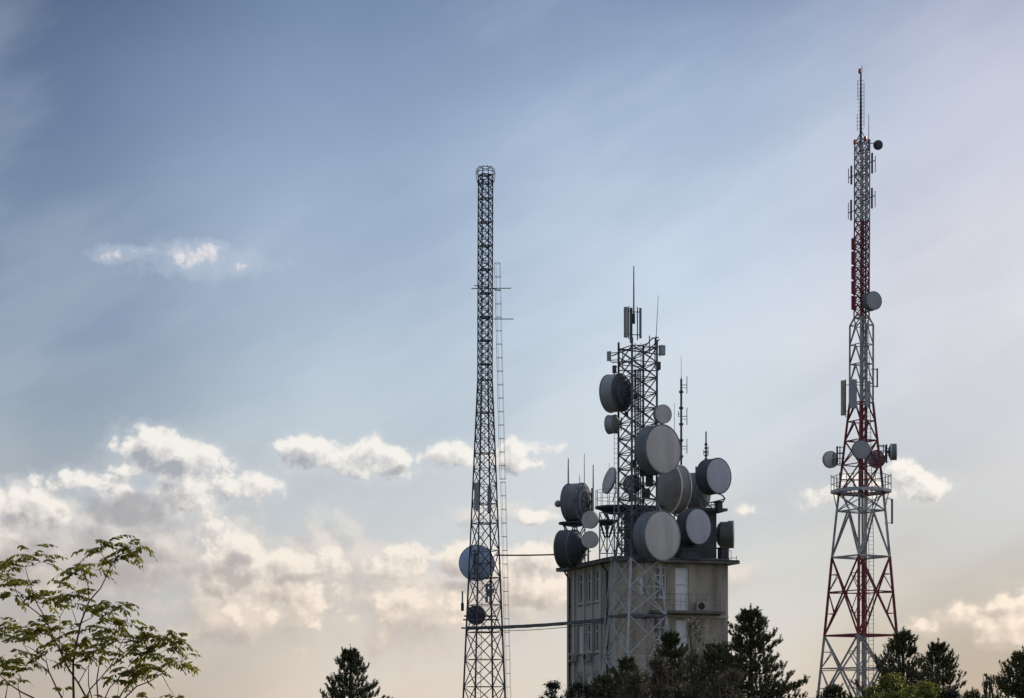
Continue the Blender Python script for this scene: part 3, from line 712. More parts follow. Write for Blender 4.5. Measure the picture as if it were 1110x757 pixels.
panel(660.2,381,391.5,4.6,T-.3,'small boxy antenna at the tower head corner above the big drum dish',-30,arm=(671,T))
panel(666,396.5,404.5,4.4,T-.3,'small dark radio box between the boxy antenna and the big drum dish',0,arm=(671,T),m='drum_dark',depth=.25)
panel(717.7,374.5,385.3,6.2,T-.3,'boxy light antenna at the tower head corner beside the leaning whip',25,arm=(711,T-.3),depth=.25)
panel(714,392.5,401,4.4,T-.3,'small dark radio box under the boxy antenna beside the leaning whip',0,arm=(711,T-.3),m='drum_dark',depth=.25)
panel(516.6,523.5,553,5.2,L_-.9,'lighter grey panel antenna of the two on the slim dark tower',-12,arm=(520,L_-.5),m='panel')
panel(530.6,527.5,555.5,4.4,L_-.7,'darker panel antenna of the two on the slim dark tower',30,arm=(532,L_-.3),m='drum_grey')
panel(924.8,411.5,443,8.0,W-1.0,'wide pale panel antenna inside the narrow waist of the red and white tower',-8,arm=(927,W-.6),m='panel')
panel(940.6,413,441,6.0,W-.8,'worn pinkish panel antenna beside the wide pale one on the red and white tower',12,arm=(942,W-.4),m='tower_white')
panel(913.8,412.5,450.5,4.0,W-.3,'long buff edged panel antenna held out beside the red and white tower',-60,arm=(921,W),m='panel_buff',depth=.22)
for i, yy in enumerate(((258.5,271),(273,287),(289,303),(305,319),(321,336))):
    panel(925.2,yy[0],yy[1],3.6,W-.7,('dark red panel, '+('topmost','second from the top','middle one','second from the bottom','lowest')[i]+' of five stacked on the tower'),-35,arm=(928,W-.3),m='tower_red',depth=.3,group='stacked dark red panels')
def whip(px, y0, y1, D, r, label, x1=None, m='steel_mid', base=None, group='whip antennas'):
    root = thing('whip_antenna', label, 'antenna', P(px, y1, D), group)
    mb = MB(); a = P(px, y1, D); b = P(x1 if x1 is not None else px, y0, D); mb.tube([a, a.lerp(b,.5), b], [r, r*.85, r*.6], 6); mb.build('rod', m, root)
    mb = MB(); mb.tube([a-Vector((0,0,.5)), a+Vector((0,0,.1))], r*1.7, 6)
    if base: mb.beam(a-Vector((0,0,.3)), P(base[0], base[1], base[2]), 0.05)
    mb.build('base', 'steel_dark', root)
whip(687,288.5,342,T-.6,0.055,'thick upright pole antenna, highest point of the galvanised tower',base=(684.3,344,T-.6))
whip(711.2,320,366,T-.3,0.022,'hair thin leaning whip at the corner of the galvanised tower head',x1=713.6,m='steel_dark')
whip(616,497,526,132.6,0.06,'thick pole antenna standing above the ball fed dish',base=(618,545,133),m='steel_mid')
whip(633.4,492,526,133.8,0.032,'thin pole antenna, tallest of the row above the ball fed dish')
whip(628.4,515,527,133.2,0.03,'shortest pole antenna, a stub between two taller ones above the ball fed dish')
whip(643,504,560,132.5,0.06,'thick pole antenna standing clear beside the ball fed dish, over the white pair',base=(640,565,133))
whip(660.3,502,542,129.4,0.02,'hair thin whip behind the tilted oval dish',m='steel_dark')
whip(731,437,500,126,0.022,'thin whip standing close beside the slender mast with dipoles',m='steel_dark')
whip(738.4,386,410,126,0.018,'needle thin whip on the very tip of the slender dipole mast',m='steel_dark')
whip(941.7,124,156,W-.2,0.028,'thin whip beside the spire at the top of the red and white tower',m='steel_dark')
# slender dipole masts
def dipole_mast(px, y0, y1, D, r, arms, label):
    root = thing('antenna_mast', label, 'antenna', P(px, y1, D))
    mb = MB(); mb.tube([P(px,y1,D), P(px,y0,D)], r, 7); mb.build('pole', 'steel_dark', root)
    for (x, ya, yb) in arms:
        mb = MB(); ym_ = (ya+yb)/2; mb.tube([P(x,ya,D-.1), P(x,yb,D-.1)], 0.028, 6)
        mb.beam(P(px,ym_,D), P(x,ym_,D-.1), 0.04); mb.beam(P(px,ym_+3,D), P(x,ym_+3,D-.1), 0.03); mb.build('dipole', 'steel_mid', root)
    mb = MB()
    for y in frange(y0+14, y1, 6): mb.lathe(P(px,y,D), (0,0,1), [(r*.9,-.09),(r*2,-.07),(r*2,.07),(r*.9,.09)], 8)
    mb.build('clamp', 'steel_dark', root)
dipole_mast(738.4,411,530,126,0.07,[(744.6,408,427),(744.6,442,461),(744.6,476,492),(735.5,446,452)],'slender dark mast with three upright dipoles rising behind the very large upper dish')
dipole_mast(765.3,468,506,128.5,0.05,[(767.6,484,494),(762.8,488,493)],'short thin mast with a stubby dipole on top of the highest lilac dish')
dipole_mast(501.3,641,661,L_-.9,0.05,[],'short bar antenna on two arms, sticking out from the slim dark tower')
root = thing('loop_antenna', 'folded bar antenna standing out at the waist of the red and white tower', 'antenna', P(951,410,W), 'bracket shaped antennas on the red and white tower')
mb = MB(); mb.tube([P(951,399.5,W), P(951,420,W)], .06, 7); mb.build('bar','steel_dark',root)
mb = MB(); [mb.beam(P(944,y,W), P(951,y,W), .06) for y in (400.5,419)]; mb.build('arm','steel_dark',root)
root = thing('loop_antenna', 'curved top bar antenna just below the platform of the red and white tower', 'antenna', P(967,555,W), 'bracket shaped antennas on the red and white tower')
mb = MB(); mb.tube([P(967,541,W), P(967,568,W)], .075, 7); mb.build('bar','steel_dark',root)
mb = MB(); mb.tube([P(x,y,W) for x,y in ((958,546),(960,541.5),(962.5,539.8),(964.5,541),(967,542.5))], .03, 6); mb.beam(P(959,567,W), P(967,567,W), .045); mb.build('arm','steel_mid',root)
for (xp, xt, y0, y1, lab) in ((922.9,919.8,180,200,'upper left'),(922.6,919.6,217,239,'lower left'),(945.4,948.8,166,188,'upper right'),(945.2,948.6,204,226,'lower right')):
    root = thing('dipole_antenna', {'upper left':'rod pair antenna just below the one with the tiny dish, on the opposite face','lower left':'rod pair antenna just above the red panels, lower of its side','upper right':'rod pair antenna hanging close under the tiny dark dish','lower right':'rod pair antenna between the one under the tiny dish and the lone grey dish'}[lab], 'antenna', P(xp,(y0+y1)/2,W-.5), 'rod pair antennas near the tower top')
    mb = MB(); mb.tube([P(xp,y0,W-.5), P(xp,y1,W-.5)], .075, 7); mb.build('thick_rod','steel_dark',root)
    mb = MB(); mb.tube([P(xt,y0+3,W-.7), P(xt,y1-1,W-.7)], .03, 6); mb.build('thin_rod','steel_mid',root)
    ym_ = (y0+y1)/2; sg = -1 if 'left' in lab else 1
    mb = MB(); mb.beam(P(xt,ym_+(3 if sg<0 else -3),W-.7), P(934,ym_+(-3 if sg<0 else 3),W-.5), .06); mb.build('arm','steel_dark',root)
# arms beside dishes of the right tower
for (xs, x2, y0, y1, lab) in ((907.5,916,484,504,'left'),(961,951,482,502,'right')):
    root = thing('mounting_frame', 'ladder shaped steel frame holding the '+('pale clamped' if lab=='left' else 'side on')+' dish of the red and white tower', 'mounting frame', P(xs,494,W))
    mb = MB(); mb.tube([P(xs,y0,W), P(xs,y1,W)], .07, 7); mb.tube([P(lerp(xs,x2,.35),y0,W), P(lerp(xs,x2,.35),y1,W)], .04, 6); mb.build('upright','steel_dark',root)
    mb = MB()
    for y in (y0+1, y0+7, y1-7, y1-1): mb.beam(P(xs-(2 if lab=='left' else -2)*.5,y,W), P(x2,y,W), .05)
    mb.build('crossbar','steel_dark',root)
root = thing('radio_unit', 'knobbly cluster of small radio boxes on the slim tower between its two dishes', 'radio unit', P(530,643,L_-.4))
mb = MB()
for (x,y,w,h) in ((527.5,638,3,8),(529.5,644,5,6),(534,640.5,4,5),(527.5,650,3,7),(529,634.5,3,3)): mb.obox(P(x,y,L_-.5+.05*w), Vector((w*.03,0,0)), Vector((0,.12,0)), Vector((0,0,h*.03)))
mb.build('box','drum_grey',root,bevel=.03)
mb = MB(); mb.tube([P(531,630,L_-.3), P(531,655,L_-.3)], .04, 7); mb.build('pole','steel_dark',root)
# ------------------------------------------------------------------ the building
AL = R(18); rv = Vector((math.cos(AL), math.sin(AL), 0)); lv = Vector((-math.sin(AL), math.cos(AL), 0))
EC = P(661, 605, 124.0); ZE = EC.z
E0 = Vector((EC.x, EC.y, 0)); LE, WE, OV = 10.4, 9.1, 0.58
O = E0+(rv+lv)*OV; LW, WW = LE-2*OV, WE-2*OV
bld = thing('telecom_building', 'four sided beige rendered building with narrow tall windows, its flat roof crowded with dishes', 'building', O)
def hit(px, d):
    s_ = (px-CX)/F; u = (s_*O.y-O.x)/(d.x-s_*d.y); return u
def fz(px, py, d):
    u = hit(px, d); return ZZ(py, (O+d*u).y)
def wall(name, org, d, n, L, H, holes, m, dep=0.16):
    us = sorted({0.0, L}|{h[0] for h in holes}|{h[1] for h in holes}); zs = sorted({0.0, H}|{h[2] for h in holes}|{h[3] for h in holes})
    mb = MB(); pt = lambda u, z, q=0: org+d*u+Vector((0,0,z))-n*q
    for a, b in zip(us, us[1:]):
        for c, e in zip(zs, zs[1:]):
            if any(h[0]-1e-6 <= a and b <= h[1]+1e-6 and h[2]-1e-6 <= c and e <= h[3]+1e-6 for h in holes): continue
            mb.face([pt(a,c), pt(b,c), pt(b,e), pt(a,e)])
    for (a, b, c, e) in holes:
        for (p0, p1) in (((a,c),(b,c)),((b,c),(b,e)),((b,e),(a,e)),((a,e),(a,c))):
            mb.face([pt(*p0), pt(*p1), pt(*p1, dep+.06), pt(*p0, dep+.06)])
    return mb.build(name, m, bld)
def window(org, d, n, a, b, c, e, nx, nz, pane='glass', dep=0.12, fw=0.05, name='window', label=None, blinds=None):
    mb = MB(); pt = lambda u, z, q: org+d*u+Vector((0,0,z))-n*q
    def bar(u0, z0, u1, z1, w): mb.beam(pt(u0,z0,dep), pt(u1,z1,dep), w, 0.06)
    h = fw/2
    bar(a+h,c,a+h,e,fw); bar(b-h,c,b-h,e,fw); bar(a,c+h,b,c+h,fw); bar(a,e-h,b,e-h,fw)
    for i in range(1, nx): u = lerp(a,b,i/nx); bar(u,c,u,e,fw*.8)
    for z in nz: bar(a, lerp(c,e,z), b, lerp(c,e,z), fw*.8)
    w = mb.build(name, 'wframe', bld)
    if label: w['label'] = label
    p = MB(); p.face([pt(a,c,dep+.02), pt(b,c,dep+.02), pt(b,e,dep+.02), pt(a,e,dep+.02)]); p.build('pane', pane, w)
    return w
H = ZE-0.16
# left (narrow-windowed) face: direction lv, outward normal -rv
wl = []; cols = ((626.6,632.4),(635.6,641.2),(644.2,649.6))
rows = [(fz(629.7,622,lv), fz(629.7,654.5,lv)), (fz(629.7,678,lv), fz(629.7,708,lv)), (fz(629.7,731.5,lv), fz(629.7,762,lv)), (2.0,0.6)]
for (xa, xb) in cols:
    ua, ub = sorted((hit(xa, lv), hit(xb, lv)))
    for (zt, zb) in rows: wl.append((ua, ub, zb, zt))
wall('wall', O, lv, -rv, LW, H, wl, 'concrete')
for n_, (a, b, c, e) in enumerate(wl):
    window(O, lv, -rv, a, b, c, e, 2, (0.72,), fw=0.09, pane='curtain' if n_ in (1,6) else 'glass')
mb = MB(); edges = []
for x in (622.6, 634.0, 642.7, 651.8):
    u = hit(x, lv); w2 = 0.11 if x > 625 and x < 650 else 0.16
    mb.obox(O+lv*u-rv*0.05+Vector((0,0,H/2)), lv*w2, rv*0.05, Vector((0,0,H/2-.02)))
mb.build('pilaster', 'concrete_light', bld)
mb = MB()
for (a, b, c, e) in wl: mb.obox(O+lv*((a+b)/2)-rv*0.04+Vector((0,0,c-.05)), lv*((b-a)/2+.04), rv*.07, Vector((0,0,.04)))
mb.build('window_sill', 'concrete_light', bld)
mb = MB()                                       # raised spandrel panels between the storeys
for (xa, xb) in cols:
    ua, ub = sorted((hit(xa-.6, lv), hit(xb+.6, lv)))
    for (zb_, zt_) in ((rows[0][1]-.25, rows[1][0]+.2), (rows[1][1]-.25, rows[2][0]+.2)):
        mb.obox(O+lv*((ua+ub)/2)-rv*.015+Vector((0,0,(zb_+zt_)/2)), lv*((ub-ua)/2), rv*.015, Vector((0,0,abs(zb_-zt_)/2)))
mb.build('spandrel_panel', 'concrete_light', bld)
# right (balcony) face
fr = -lv; U = lambda x: hit(x, rv)
zd0, zd1 = fz(739, 662.5, rv), fz(739, 615.4, rv)
hr = [(U(709.5),U(722.5),fz(716,648,rv),fz(716,614,rv)), (U(731.7),U(746.7),zd0,zd1), (U(732.5),U(746),zd0-3.4,zd1-3.4), (U(693.5),U(698.5),fz(696,643,rv),fz(696,625,rv)),
      (U(709.5),U(722.5),fz(716,648,rv)-3.4,fz(716,614,rv)-3.4)]
wall('wall', O, rv, fr, WW, H, hr, 'concrete')
window(O, rv, fr, *hr[0], 2, (0.33,0.72,), pane='glass', fw=.09)
window(O, rv, fr, *hr[1], 1, (0.24,0.62), pane='curtain', fw=.08, name='balcony_door', label='tall white glazed balcony door')
window(O, rv, fr, *hr[2], 1, (0.5,), pane='curtain', fw=.08, name='balcony_door', label='dull glazed door under the balcony')
window(O, rv, fr, *hr[3], 1, (0.5,), pane='curtain', fw=.06)
window(O, rv, fr, *hr[4], 2, (0.33,0.72), pane='glass', fw=.09)
mb = MB()
for (a, b, c, e) in (hr[0], hr[3], hr[4]): mb.obox(O+rv*((a+b)/2)+fr*.04+Vector((0,0,c-.05)), rv*((b-a)/2+.05), fr*.07, Vector((0,0,.04)))
mb.build('window_sill', 'concrete_light', bld)
OF = O+lv*LW; wall('wall', OF, rv, lv, WW, H, [], 'concrete'); OR_ = O+rv*WW; wall('wall', OR_, lv, rv, LW, H, [(2,3,8,9.5),(5,6,8,9.5)], 'concrete')
for (a, b) in ((2,3),(5,6)): window(OR_, lv, rv, a, b, 8, 9.5, 2, (.5,))
mb = MB()                                       # string course and corner strip
mb.obox(O+rv*(WW/2)+fr*.03+Vector((0,0,zd0-.35)), rv*(WW/2), fr*.03, Vector((0,0,.07)))
mb.obox(O+lv*.32-rv*.035+Vector((0,0,H/2)), lv*.32, rv*.035, Vector((0,0,H/2-.01)))
mb.build('corner_band', 'concrete_light', bld)
# eaves slab, roof, upstand
mb = MB(); cc = E0+rv*WE/2+lv*LE/2
mb.obox(cc+Vector((0,0,ZE-.07)), rv*WE/2, lv*LE/2, Vector((0,0,.09)))
mb.obox(cc+Vector((0,0,ZE+.1)), rv*(WE/2-.5), lv*(LE/2-.5), Vector((0,0,.1)))
mb.build('roof', 'slab', bld)
mb = MB()
mb.tube([E0+lv*.05+Vector((0,0,ZE+.04)), E0+lv*(LE-.05)+Vector((0,0,ZE+.04))], .05, 6)
mb.tube([E0+rv*.05+Vector((0,0,ZE+.04)), E0+rv*(WE-.05)+Vector((0,0,ZE+.04))], .05, 6)
mb.build('gutter', 'steel_dark', bld)
# downpipes
def pipe(us, d, n, z0):
    mb = MB(); b = O+d*us
    mb.tube([b+n*.5+Vector((0,0,ZE-.14)), b+n*.35+Vector((0,0,ZE-.42)), b+n*.1+Vector((0,0,ZE-.75)), b+n*.1+Vector((0,0,0.1))], .06, 7)
    for z in range(1, int(ZE)-1, 2): mb.lathe(b+n*.1+Vector((0,0,z)), (0,0,1), [(.06,-.05),(.085,-.05),(.085,.05),(.06,.05)], 8)
    mb.build('downpipe', 'black', bld)
pipe(hit(618.7, lv), lv, -rv, 0); pipe(hit(659.6, lv), lv, -rv, 0)
# balcony
u0, u1 = U(703), U(781); zb = zd0-.02; mb = MB(); N_ = 14; top = []; pr = lambda t: 0.75+0.35*math.sin(math.pi*min(1,max(0,t)))
for i in range(N_+1):
    t = i/N_; top.append(O+rv*lerp(u0,u1,t)+fr*pr(t))
for i in range(N_):
    a, b = top[i], top[i+1]; a2 = O+rv*lerp(u0,u1,i/N_)+fr*.005; b2 = O+rv*lerp(u0,u1,(i+1)/N_)+fr*.005
    z1, z2 = Vector((0,0,zb)), Vector((0,0,zb-.17))
    mb.face([a2+z1,a+z1,b+z1,b2+z1]); mb.face([a2+z2,b2+z2,b+z2,a+z2]); mb.face([a+z1,a+z2,b+z2,b+z1])
mb.face([top[0]+z1,O+rv*u0+fr*.005+z1,O+rv*u0+fr*.005+z2,top[0]+z2]); mb.face([top[-1]+z1,top[-1]+z2,O+rv*u1+fr*.005+z2,O+rv*u1+fr*.005+z1])
bal = mb.build('balcony', 'slab', bld)
mb = MB()
for i in range(N_+1):
    p = top[i]-fr*.06+Vector((0,0,zb)); mb.beam(p, p+Vector((0,0,1.05)), .015)
    if i:
        q = top[i-1]-fr*.06+Vector((0,0,zb))
        for h in (.35,.7,1.05): mb.beam(q+Vector((0,0,h)), p+Vector((0,0,h)), .014 if h < 1 else .024)
mb.build('railing', 'steel_mid', bal)
# air conditioners
def ac(c, d, n, label):
    root = thing('air_conditioner', label, 'air conditioner', c, 'air conditioners on the building')
    mb = MB(); mb.obox(c, d*.42, n*.16, Vector((0,0,.29))); mb.build('casing', 'ac', root, bevel=.02)
    mb = MB(); f = c+n*.165-d*.1
    for r in (.06,.11,.16,.21): mb.lathe(f, n, [(r,0),(r,.02),(r+.018,.02),(r+.018,0)], 20)
    for i in range(6): t = i*math.pi/3; mb.beam(f+n*.01, f+n*.01+(d*math.cos(t)+Vector((0,0,math.sin(t))))*.22, .015)
    mb.lathe(f, n, [(.23,.003),(0,.004)], 20)
    mb.build('fan_grille', 'black', root)
    mb = MB()
    for sg in (-.3,.3): mb.beam(c+d*sg-Vector((0,0,.31)), c+d*sg-n*.2-Vector((0,0,.31)), .04); mb.beam(c+d*sg-Vector((0,0,.31))+n*.1, c+d*sg-n*.2-Vector((0,0,.55)), .03)
    mb.build('bracket', 'steel_dark', root)
for x, y, lab in ((626,713,'beige air conditioner under the outermost window column of the narrow windowed wall'),(642,712.5,'beige air conditioner under the window column nearer the corner of the narrow windowed wall')):
    u = hit(x, lv); c = O+lv*u-rv*.42; c.z = ZZ(y, c.y); ac(c, lv, -rv, lab)
u = U(759); c = O+rv*u+fr*.28; c.z = zb+.34; ac(c, rv, fr, 'beige air conditioner standing on the balcony beside the white door')
# penthouse
pc = P(756, 600, 129.6); pc.z = 0
mb = MB(); zt = ZZ(555.5, 129.6); z0 = ZE+.18
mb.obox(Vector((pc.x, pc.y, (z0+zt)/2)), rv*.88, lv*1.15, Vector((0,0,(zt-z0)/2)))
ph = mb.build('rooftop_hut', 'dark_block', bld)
mb = MB(); mb.obox(Vector((pc.x, pc.y, zt+.09))+rv*.3, rv*1.3, lv*1.35, Vector((0,0,.09))); mb.build('hut_roof', 'slab', ph)
mb = MB()
for (x0, x1, y) in ((759,774,545),): 
    for x in frange(x0, x1, 5): mb.beam(P(x,y,127.9), P(x,555,127.9), .035)
    for yy in (y, 549.5): mb.beam(P(x0,yy,127.9), P(x1,yy,127.9), .035)
mb.build('hut_railing', 'steel_mid', ph)
# low sheds under the dishes
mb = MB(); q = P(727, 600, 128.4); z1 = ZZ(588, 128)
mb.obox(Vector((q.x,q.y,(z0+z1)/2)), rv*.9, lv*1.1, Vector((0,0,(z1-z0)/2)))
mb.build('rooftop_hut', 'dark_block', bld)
mb = MB(); q = P(696, 585, 129.5); z1 = ZZ(549, 129.5)
mb.obox(Vector((q.x,q.y,(z0+z1)/2)), rv*1.0, lv*.8, Vector((0,0,(z1-z0)/2)))
tag(mb.build('equipment_cabinet', mat('blue_grey_cabinet',(0.075,0.09,0.125),(0.045,0.055,0.08),.6,0,2), bevel=.04), 'tall dark blue grey equipment cabinet on the roof behind the galvanised tower', 'cabinet')
# steel dish racks on the roof
def rack(name, pts, posts, label, w=.06, seed=1):
    root = thing(name, label, 'steel frame', P(*pts[0][:2], pts[0][2])); rd = random.Random(seed)
    mb = MB()
    for (x, y, D) in posts: p = P(x, y, D); mb.beam(Vector((p.x, p.y, ZE+.2)), p, w*1.3)
    mb.build('post', 'steel_dark', root)
    mb = MB()
    for a, b in zip(pts[::2], pts[1::2]): mb.beam(P(*a), P(*b), w)
    mb.build('brace', 'steel_dark', root); return root
def auto_rack(name, x0, x1, ytop, ybot, D0, D1, nx, label, w=.055, seed=3):
    rd = random.Random(seed); root = thing(name, label, 'steel frame', P((x0+x1)/2, ybot, D0))
    mbb = MB(); xs = frange(x0, x1, nx); rows_ = frange(ytop, ybot, 2)
    for D in (D0, D1):
        for x in xs:
            p = P(x, ytop, D); mbp = MB(); mbp.beam(Vector((p.x,p.y,ZE+.2)), p, w*1.4); mbp.build('post', 'steel_dark', root)
        for a, b in zip(xs, xs[1:]):
            for c, e in zip(rows_, rows_[1:]):
                mbb.beam(P(a,c,D), P(b,e,D), w); mbb.beam(P(b,c,D), P(a,e,D), w)
        for y in rows_: mbb.beam(P(x0,y,D), P(x1,y,D), w)
    for x in xs:
        for y in rows_: mbb.beam(P(x,y,D0), P(x,y,D1), w)
        mbb.beam(P(x,rows_[0],D0), P(x,rows_[1],D1), w)
    mbb.build('brace', 'steel_dark', root); return root
auto_rack('dish_rack', 650, 682, 556, 600, 127.0, 130.0, 4, 'dense dark lattice of struts carrying the railed round platform on the roof')
auto_rack('dish_rack', 712, 750, 545, 598, 126.6, 129.0, 4, 'dark steel rack on the roof between the two largest dishes and the hut', seed=5)
auto_rack('dish_rack', 612, 634, 570, 602, 131.8, 134.2, 2, 'steel legs under the round plate of the ball fed dish', seed=9)
def round_platform(cx, cy, D, rp, label, rail, cone):
    k = D/F; c = P(cx, cy, D); r = rp*k; root = thing('round_platform', label, 'platform', c)
    mb = MB(); mb.lathe(c, (0,0,1), [(0,.06),(r,.06),(r,-.06),(r*.92,-.08),(r*.35,-cone),(0,-cone)], 36); mb.build('deck', 'steel_dark', root)
    if rail:
        mb = MB()
        for i in range(16):
            t = i*math.pi/8; p = c+Vector((math.cos(t)*r*.97, math.sin(t)*r*.97, .06)); t2 = t+math.pi/8; q2 = c+Vector((math.cos(t2)*r*.97, math.sin(t2)*r*.97, .06))
            mb.beam(p, p+Vector((0,0,1.05)), .03)
            for h in (.5,1.05): mb.beam(p+Vector((0,0,h)), q2+Vector((0,0,h)), .026)
        mb.build('railing', 'steel_mid', root)
    mb = MB()
    for i in range(6):
        t = i*math.pi/3+.3; mb.beam(c+Vector((math.cos(t)*r*.8, math.sin(t)*r*.8, -.08)), c+Vector((math.cos(t)*r*.25, math.sin(t)*r*.25, -1.1)), .06)
    mb.build('strut', 'steel_dark', root)
round_platform(668, 550.5, 128.5, 23, 'dark round platform with thin railing behind the galvanised tower', True, .42)
round_platform(658, 565, 127.2, 11, 'small dark round landing close under the railed round platform', False, .3)
round_platform(623, 567.5, 133.0, 17.5, 'round plate under the ball fed dish over the eave', False, .22)
mb = MB(); 
for (a, b) in (((780,548,127.8),(786,541,127.8)),((786,541,127.8),(783,537,127.7)),((783,537,127.7),(777,535,127.7)),((762,548,128),(781,547,127.8)),((766,546,127.9),(786,541,127.8))):
    mb.beam(P(*a), P(*b), .07)
tag(mb.build('support_bracket', 'steel_dark'), 'bent steel bracket under the highest lilac dish of the roof', 'bracket')
# corner railing and vents at the right roof end
root = thing('corner_railing', 'short thin railing with a bent end at the tip of the eaves', 'railing', P(792,600,128.2))
mb = MB()
for x in (783,788,792.5,798.5): mb.beam(P(x,608,127.2), P(x,(597 if x < 795 else 603),127.2), .035)
mb.build('post','steel_mid',root); mb = MB(); mb.beam(P(783,597,127.2),P(792.5,597,127.2),.035); mb.beam(P(788,605,127.2),P(798.5,605,127.2),.035); mb.build('rail','steel_mid',root)
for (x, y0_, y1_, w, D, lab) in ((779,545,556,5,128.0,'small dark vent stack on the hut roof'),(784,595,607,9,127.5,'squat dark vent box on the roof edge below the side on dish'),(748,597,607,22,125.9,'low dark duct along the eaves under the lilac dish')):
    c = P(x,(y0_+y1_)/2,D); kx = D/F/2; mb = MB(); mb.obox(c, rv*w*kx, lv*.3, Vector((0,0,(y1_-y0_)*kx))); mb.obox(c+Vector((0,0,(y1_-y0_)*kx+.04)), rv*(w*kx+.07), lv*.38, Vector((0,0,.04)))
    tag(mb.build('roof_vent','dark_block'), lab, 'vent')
# ------------------------------------------------------------------ vegetation
def np_mesh(name, V, Fq, m, parent, k=4):
    """V (n,3) world coords; Fq (m,k) faces"""
    off = parent.location if parent else Vector((0,0,0))
    me = bpy.data.meshes.new(name); V = V-np.array(off)
    me.vertices.add(len(V)); me.vertices.foreach_set('co', V.astype(np.float32).ravel())
    me.loops.add(Fq.size); me.loops.foreach_set('vertex_index', Fq.astype(np.int32).ravel())
    me.polygons.add(len(Fq)); me.polygons.foreach_set('loop_start', np.arange(0, Fq.size, k, dtype=np.int32)); me.polygons.foreach_set('loop_total', np.full(len(Fq), k, dtype=np.int32))
    me.materials.append(M[m]); me.update(calc_edges=True); me.validate()
    o = bpy.data.objects.new(name, me); COL.objects.link(o)
    if parent: o.parent = parent
    return o
def unit(a): return a/np.maximum(np.linalg.norm(a, axis=-1, keepdims=True), 1e-9)
def pine(tx, ty, D, hw, label, seed, m='needles', dens=1.0, base_y=757, lean=0.0, wide_top=1.0, nl=0.13):
    rg = np.random.default_rng(seed); k = D/F; top = P(tx, ty, D); Hh = top.z; x0 = top.x-lean; y0 = D
    root = thing('pine_tree', label, 'tree', (x0, y0, 0), 'pine trees')
    def ax(z): t = z/Hh; return np.array([x0+lean*t**2, y0, z])
    ref = (base_y-ty)*k; hwm = hw*k
    def rad(z): return hwm*(max(0.0, (Hh-z))/ref)**1.0*1.22
    tm = MB(); tm.tube([ax(z) for z in (0, Hh*.3, Hh*.6, Hh*.85, Hh*.97)], [0.14+.012*Hh, .11+.008*Hh, .08, .045, .02], 8)
    S0, Dr, Ln = [], [], []
    z = Hh-0.46; ph = rg.uniform(0, 6)
    S0.append(ax(Hh-.30)); Dr.append([0,0,1]); Ln.append(.42)
    for t in range(15):
        a = ph+t*2.4; S0.append(ax(Hh-.34-.045*t)); Dr.append([math.cos(a)*.6, math.sin(a)*.6, .75]); Ln.append(.13+.010*t)
    while z > 0.9:
        Rz = rad(z); Rz = rad(min(Hh, z+.38*Rz+.12)); nb = int(rg.integers(5, 8)) if z < Hh-1.1 else int(rg.integers(4, 6))
        ph += rg.uniform(.4, 1.2)
        for b in range(nb):
            if rg.random() < .08: continue
            a = ph+2*math.pi*b/nb+rg.normal(0, .22); L = Rz*rg.uniform(.62, 1.22) if rg.random() > .12 else Rz*rg.uniform(1.15, 1.4)
            L = max(L, .10); dirh = np.array([math.cos(a), math.sin(a), 0.0]); side = np.array([-math.sin(a), math.cos(a), 0.0])
            rise = rg.uniform(.15, .42) if L < 1 else rg.uniform(.04, .36); ns = max(3, int(L/.17)); pts = []
            for i in range(ns+1):
                t = i/ns; pts.append(ax(z)+dirh*L*t+np.array([0,0,1.0])*(rise*L*t*.7+.28*L*t**3*.5-0.10*L*math.sin(math.pi*t)*.5)+side*L*.08*math.sin(t*3+b))
            if L > .45: tm.tube(pts, [max(.008, .028*(1-i/ns)*min(1.6, L)) for i in range(ns+1)], 4)
            for i in range(1, ns+1):
                t = i/ns
                if (t < .22 and L > .7) or rg.random() < .12: continue
                p = pts[i]; tl = L*(1-t)*.5+.12
                for sg in (-1, 1, 0):
                    if sg == 0:
                        if (i == ns or rg.random() < .5) and L > .2:
                            S0.append(p); Dr.append(dirh*.5+np.array([0,0,.8])+rg.normal(0,.2,3)); Ln.append(rg.uniform(.2,.34))
                        continue
                    l2 = tl*rg.uniform(.5, 1.1); m2 = max(1, int(l2/.17*dens))
                    for j in range(1, m2+1):
                        q_ = p+(side*sg*.85+dirh*.6)*l2*j/m2+np.array([0,0,.12*l2*(j/m2)])
                        S0.append(q_+rg.normal(0,.03,3)); Dr.append(side*sg*rg.uniform(.05,.4)+dirh*rg.uniform(.1,.55)+np.array([0,0,rg.uniform(.5,1.2)])); Ln.append(rg.uniform(.20,.36))
        z -= rg.uniform(.20, .32)*(.72 if z > Hh-1.3 else 1 if z > Hh-2 else 1.2)
    tm.build('trunk', 'bark_pine', root)
    S0 = np.array(S0); Dr = unit(np.array(Dr)); Ln = np.array(Ln)
    Ln = Ln*np.clip((Hh-S0[:,2])*.5+.55, .55, 1); nb = int(30*dens); n = len(S0)
    tt = rg.uniform(0, 1, (n, nb)); aa = rg.uniform(0, 2*np.pi, (n, nb))
    up = np.where(np.abs(Dr[:, 2:3]) < .9, np.array([[0,0,1.0]]), np.array([[1.0,0,0]]))
    e1 = unit(np.cross(Dr, up)); e2 = np.cross(Dr, e1)
    rad_ = e1[:,None]*np.cos(aa)[...,None]+e2[:,None]*np.sin(aa)[...,None]
    base = S0[:,None]+Dr[:,None]*(tt*Ln[:,None])[...,None]
    nd = unit(rad_*.75+Dr[:,None]*.9+rg.normal(0,.12,(n,nb,3)))
    tan = unit(np.cross(nd, rg.normal(0,1,(n,nb,3))))
    w = .010*D/80*1.7; L_n = nl*rg.uniform(.7,1.15,(n,nb))[...,None]
    v0 = base-tan*w; v1 = base+tan*w; v2 = base+nd*L_n
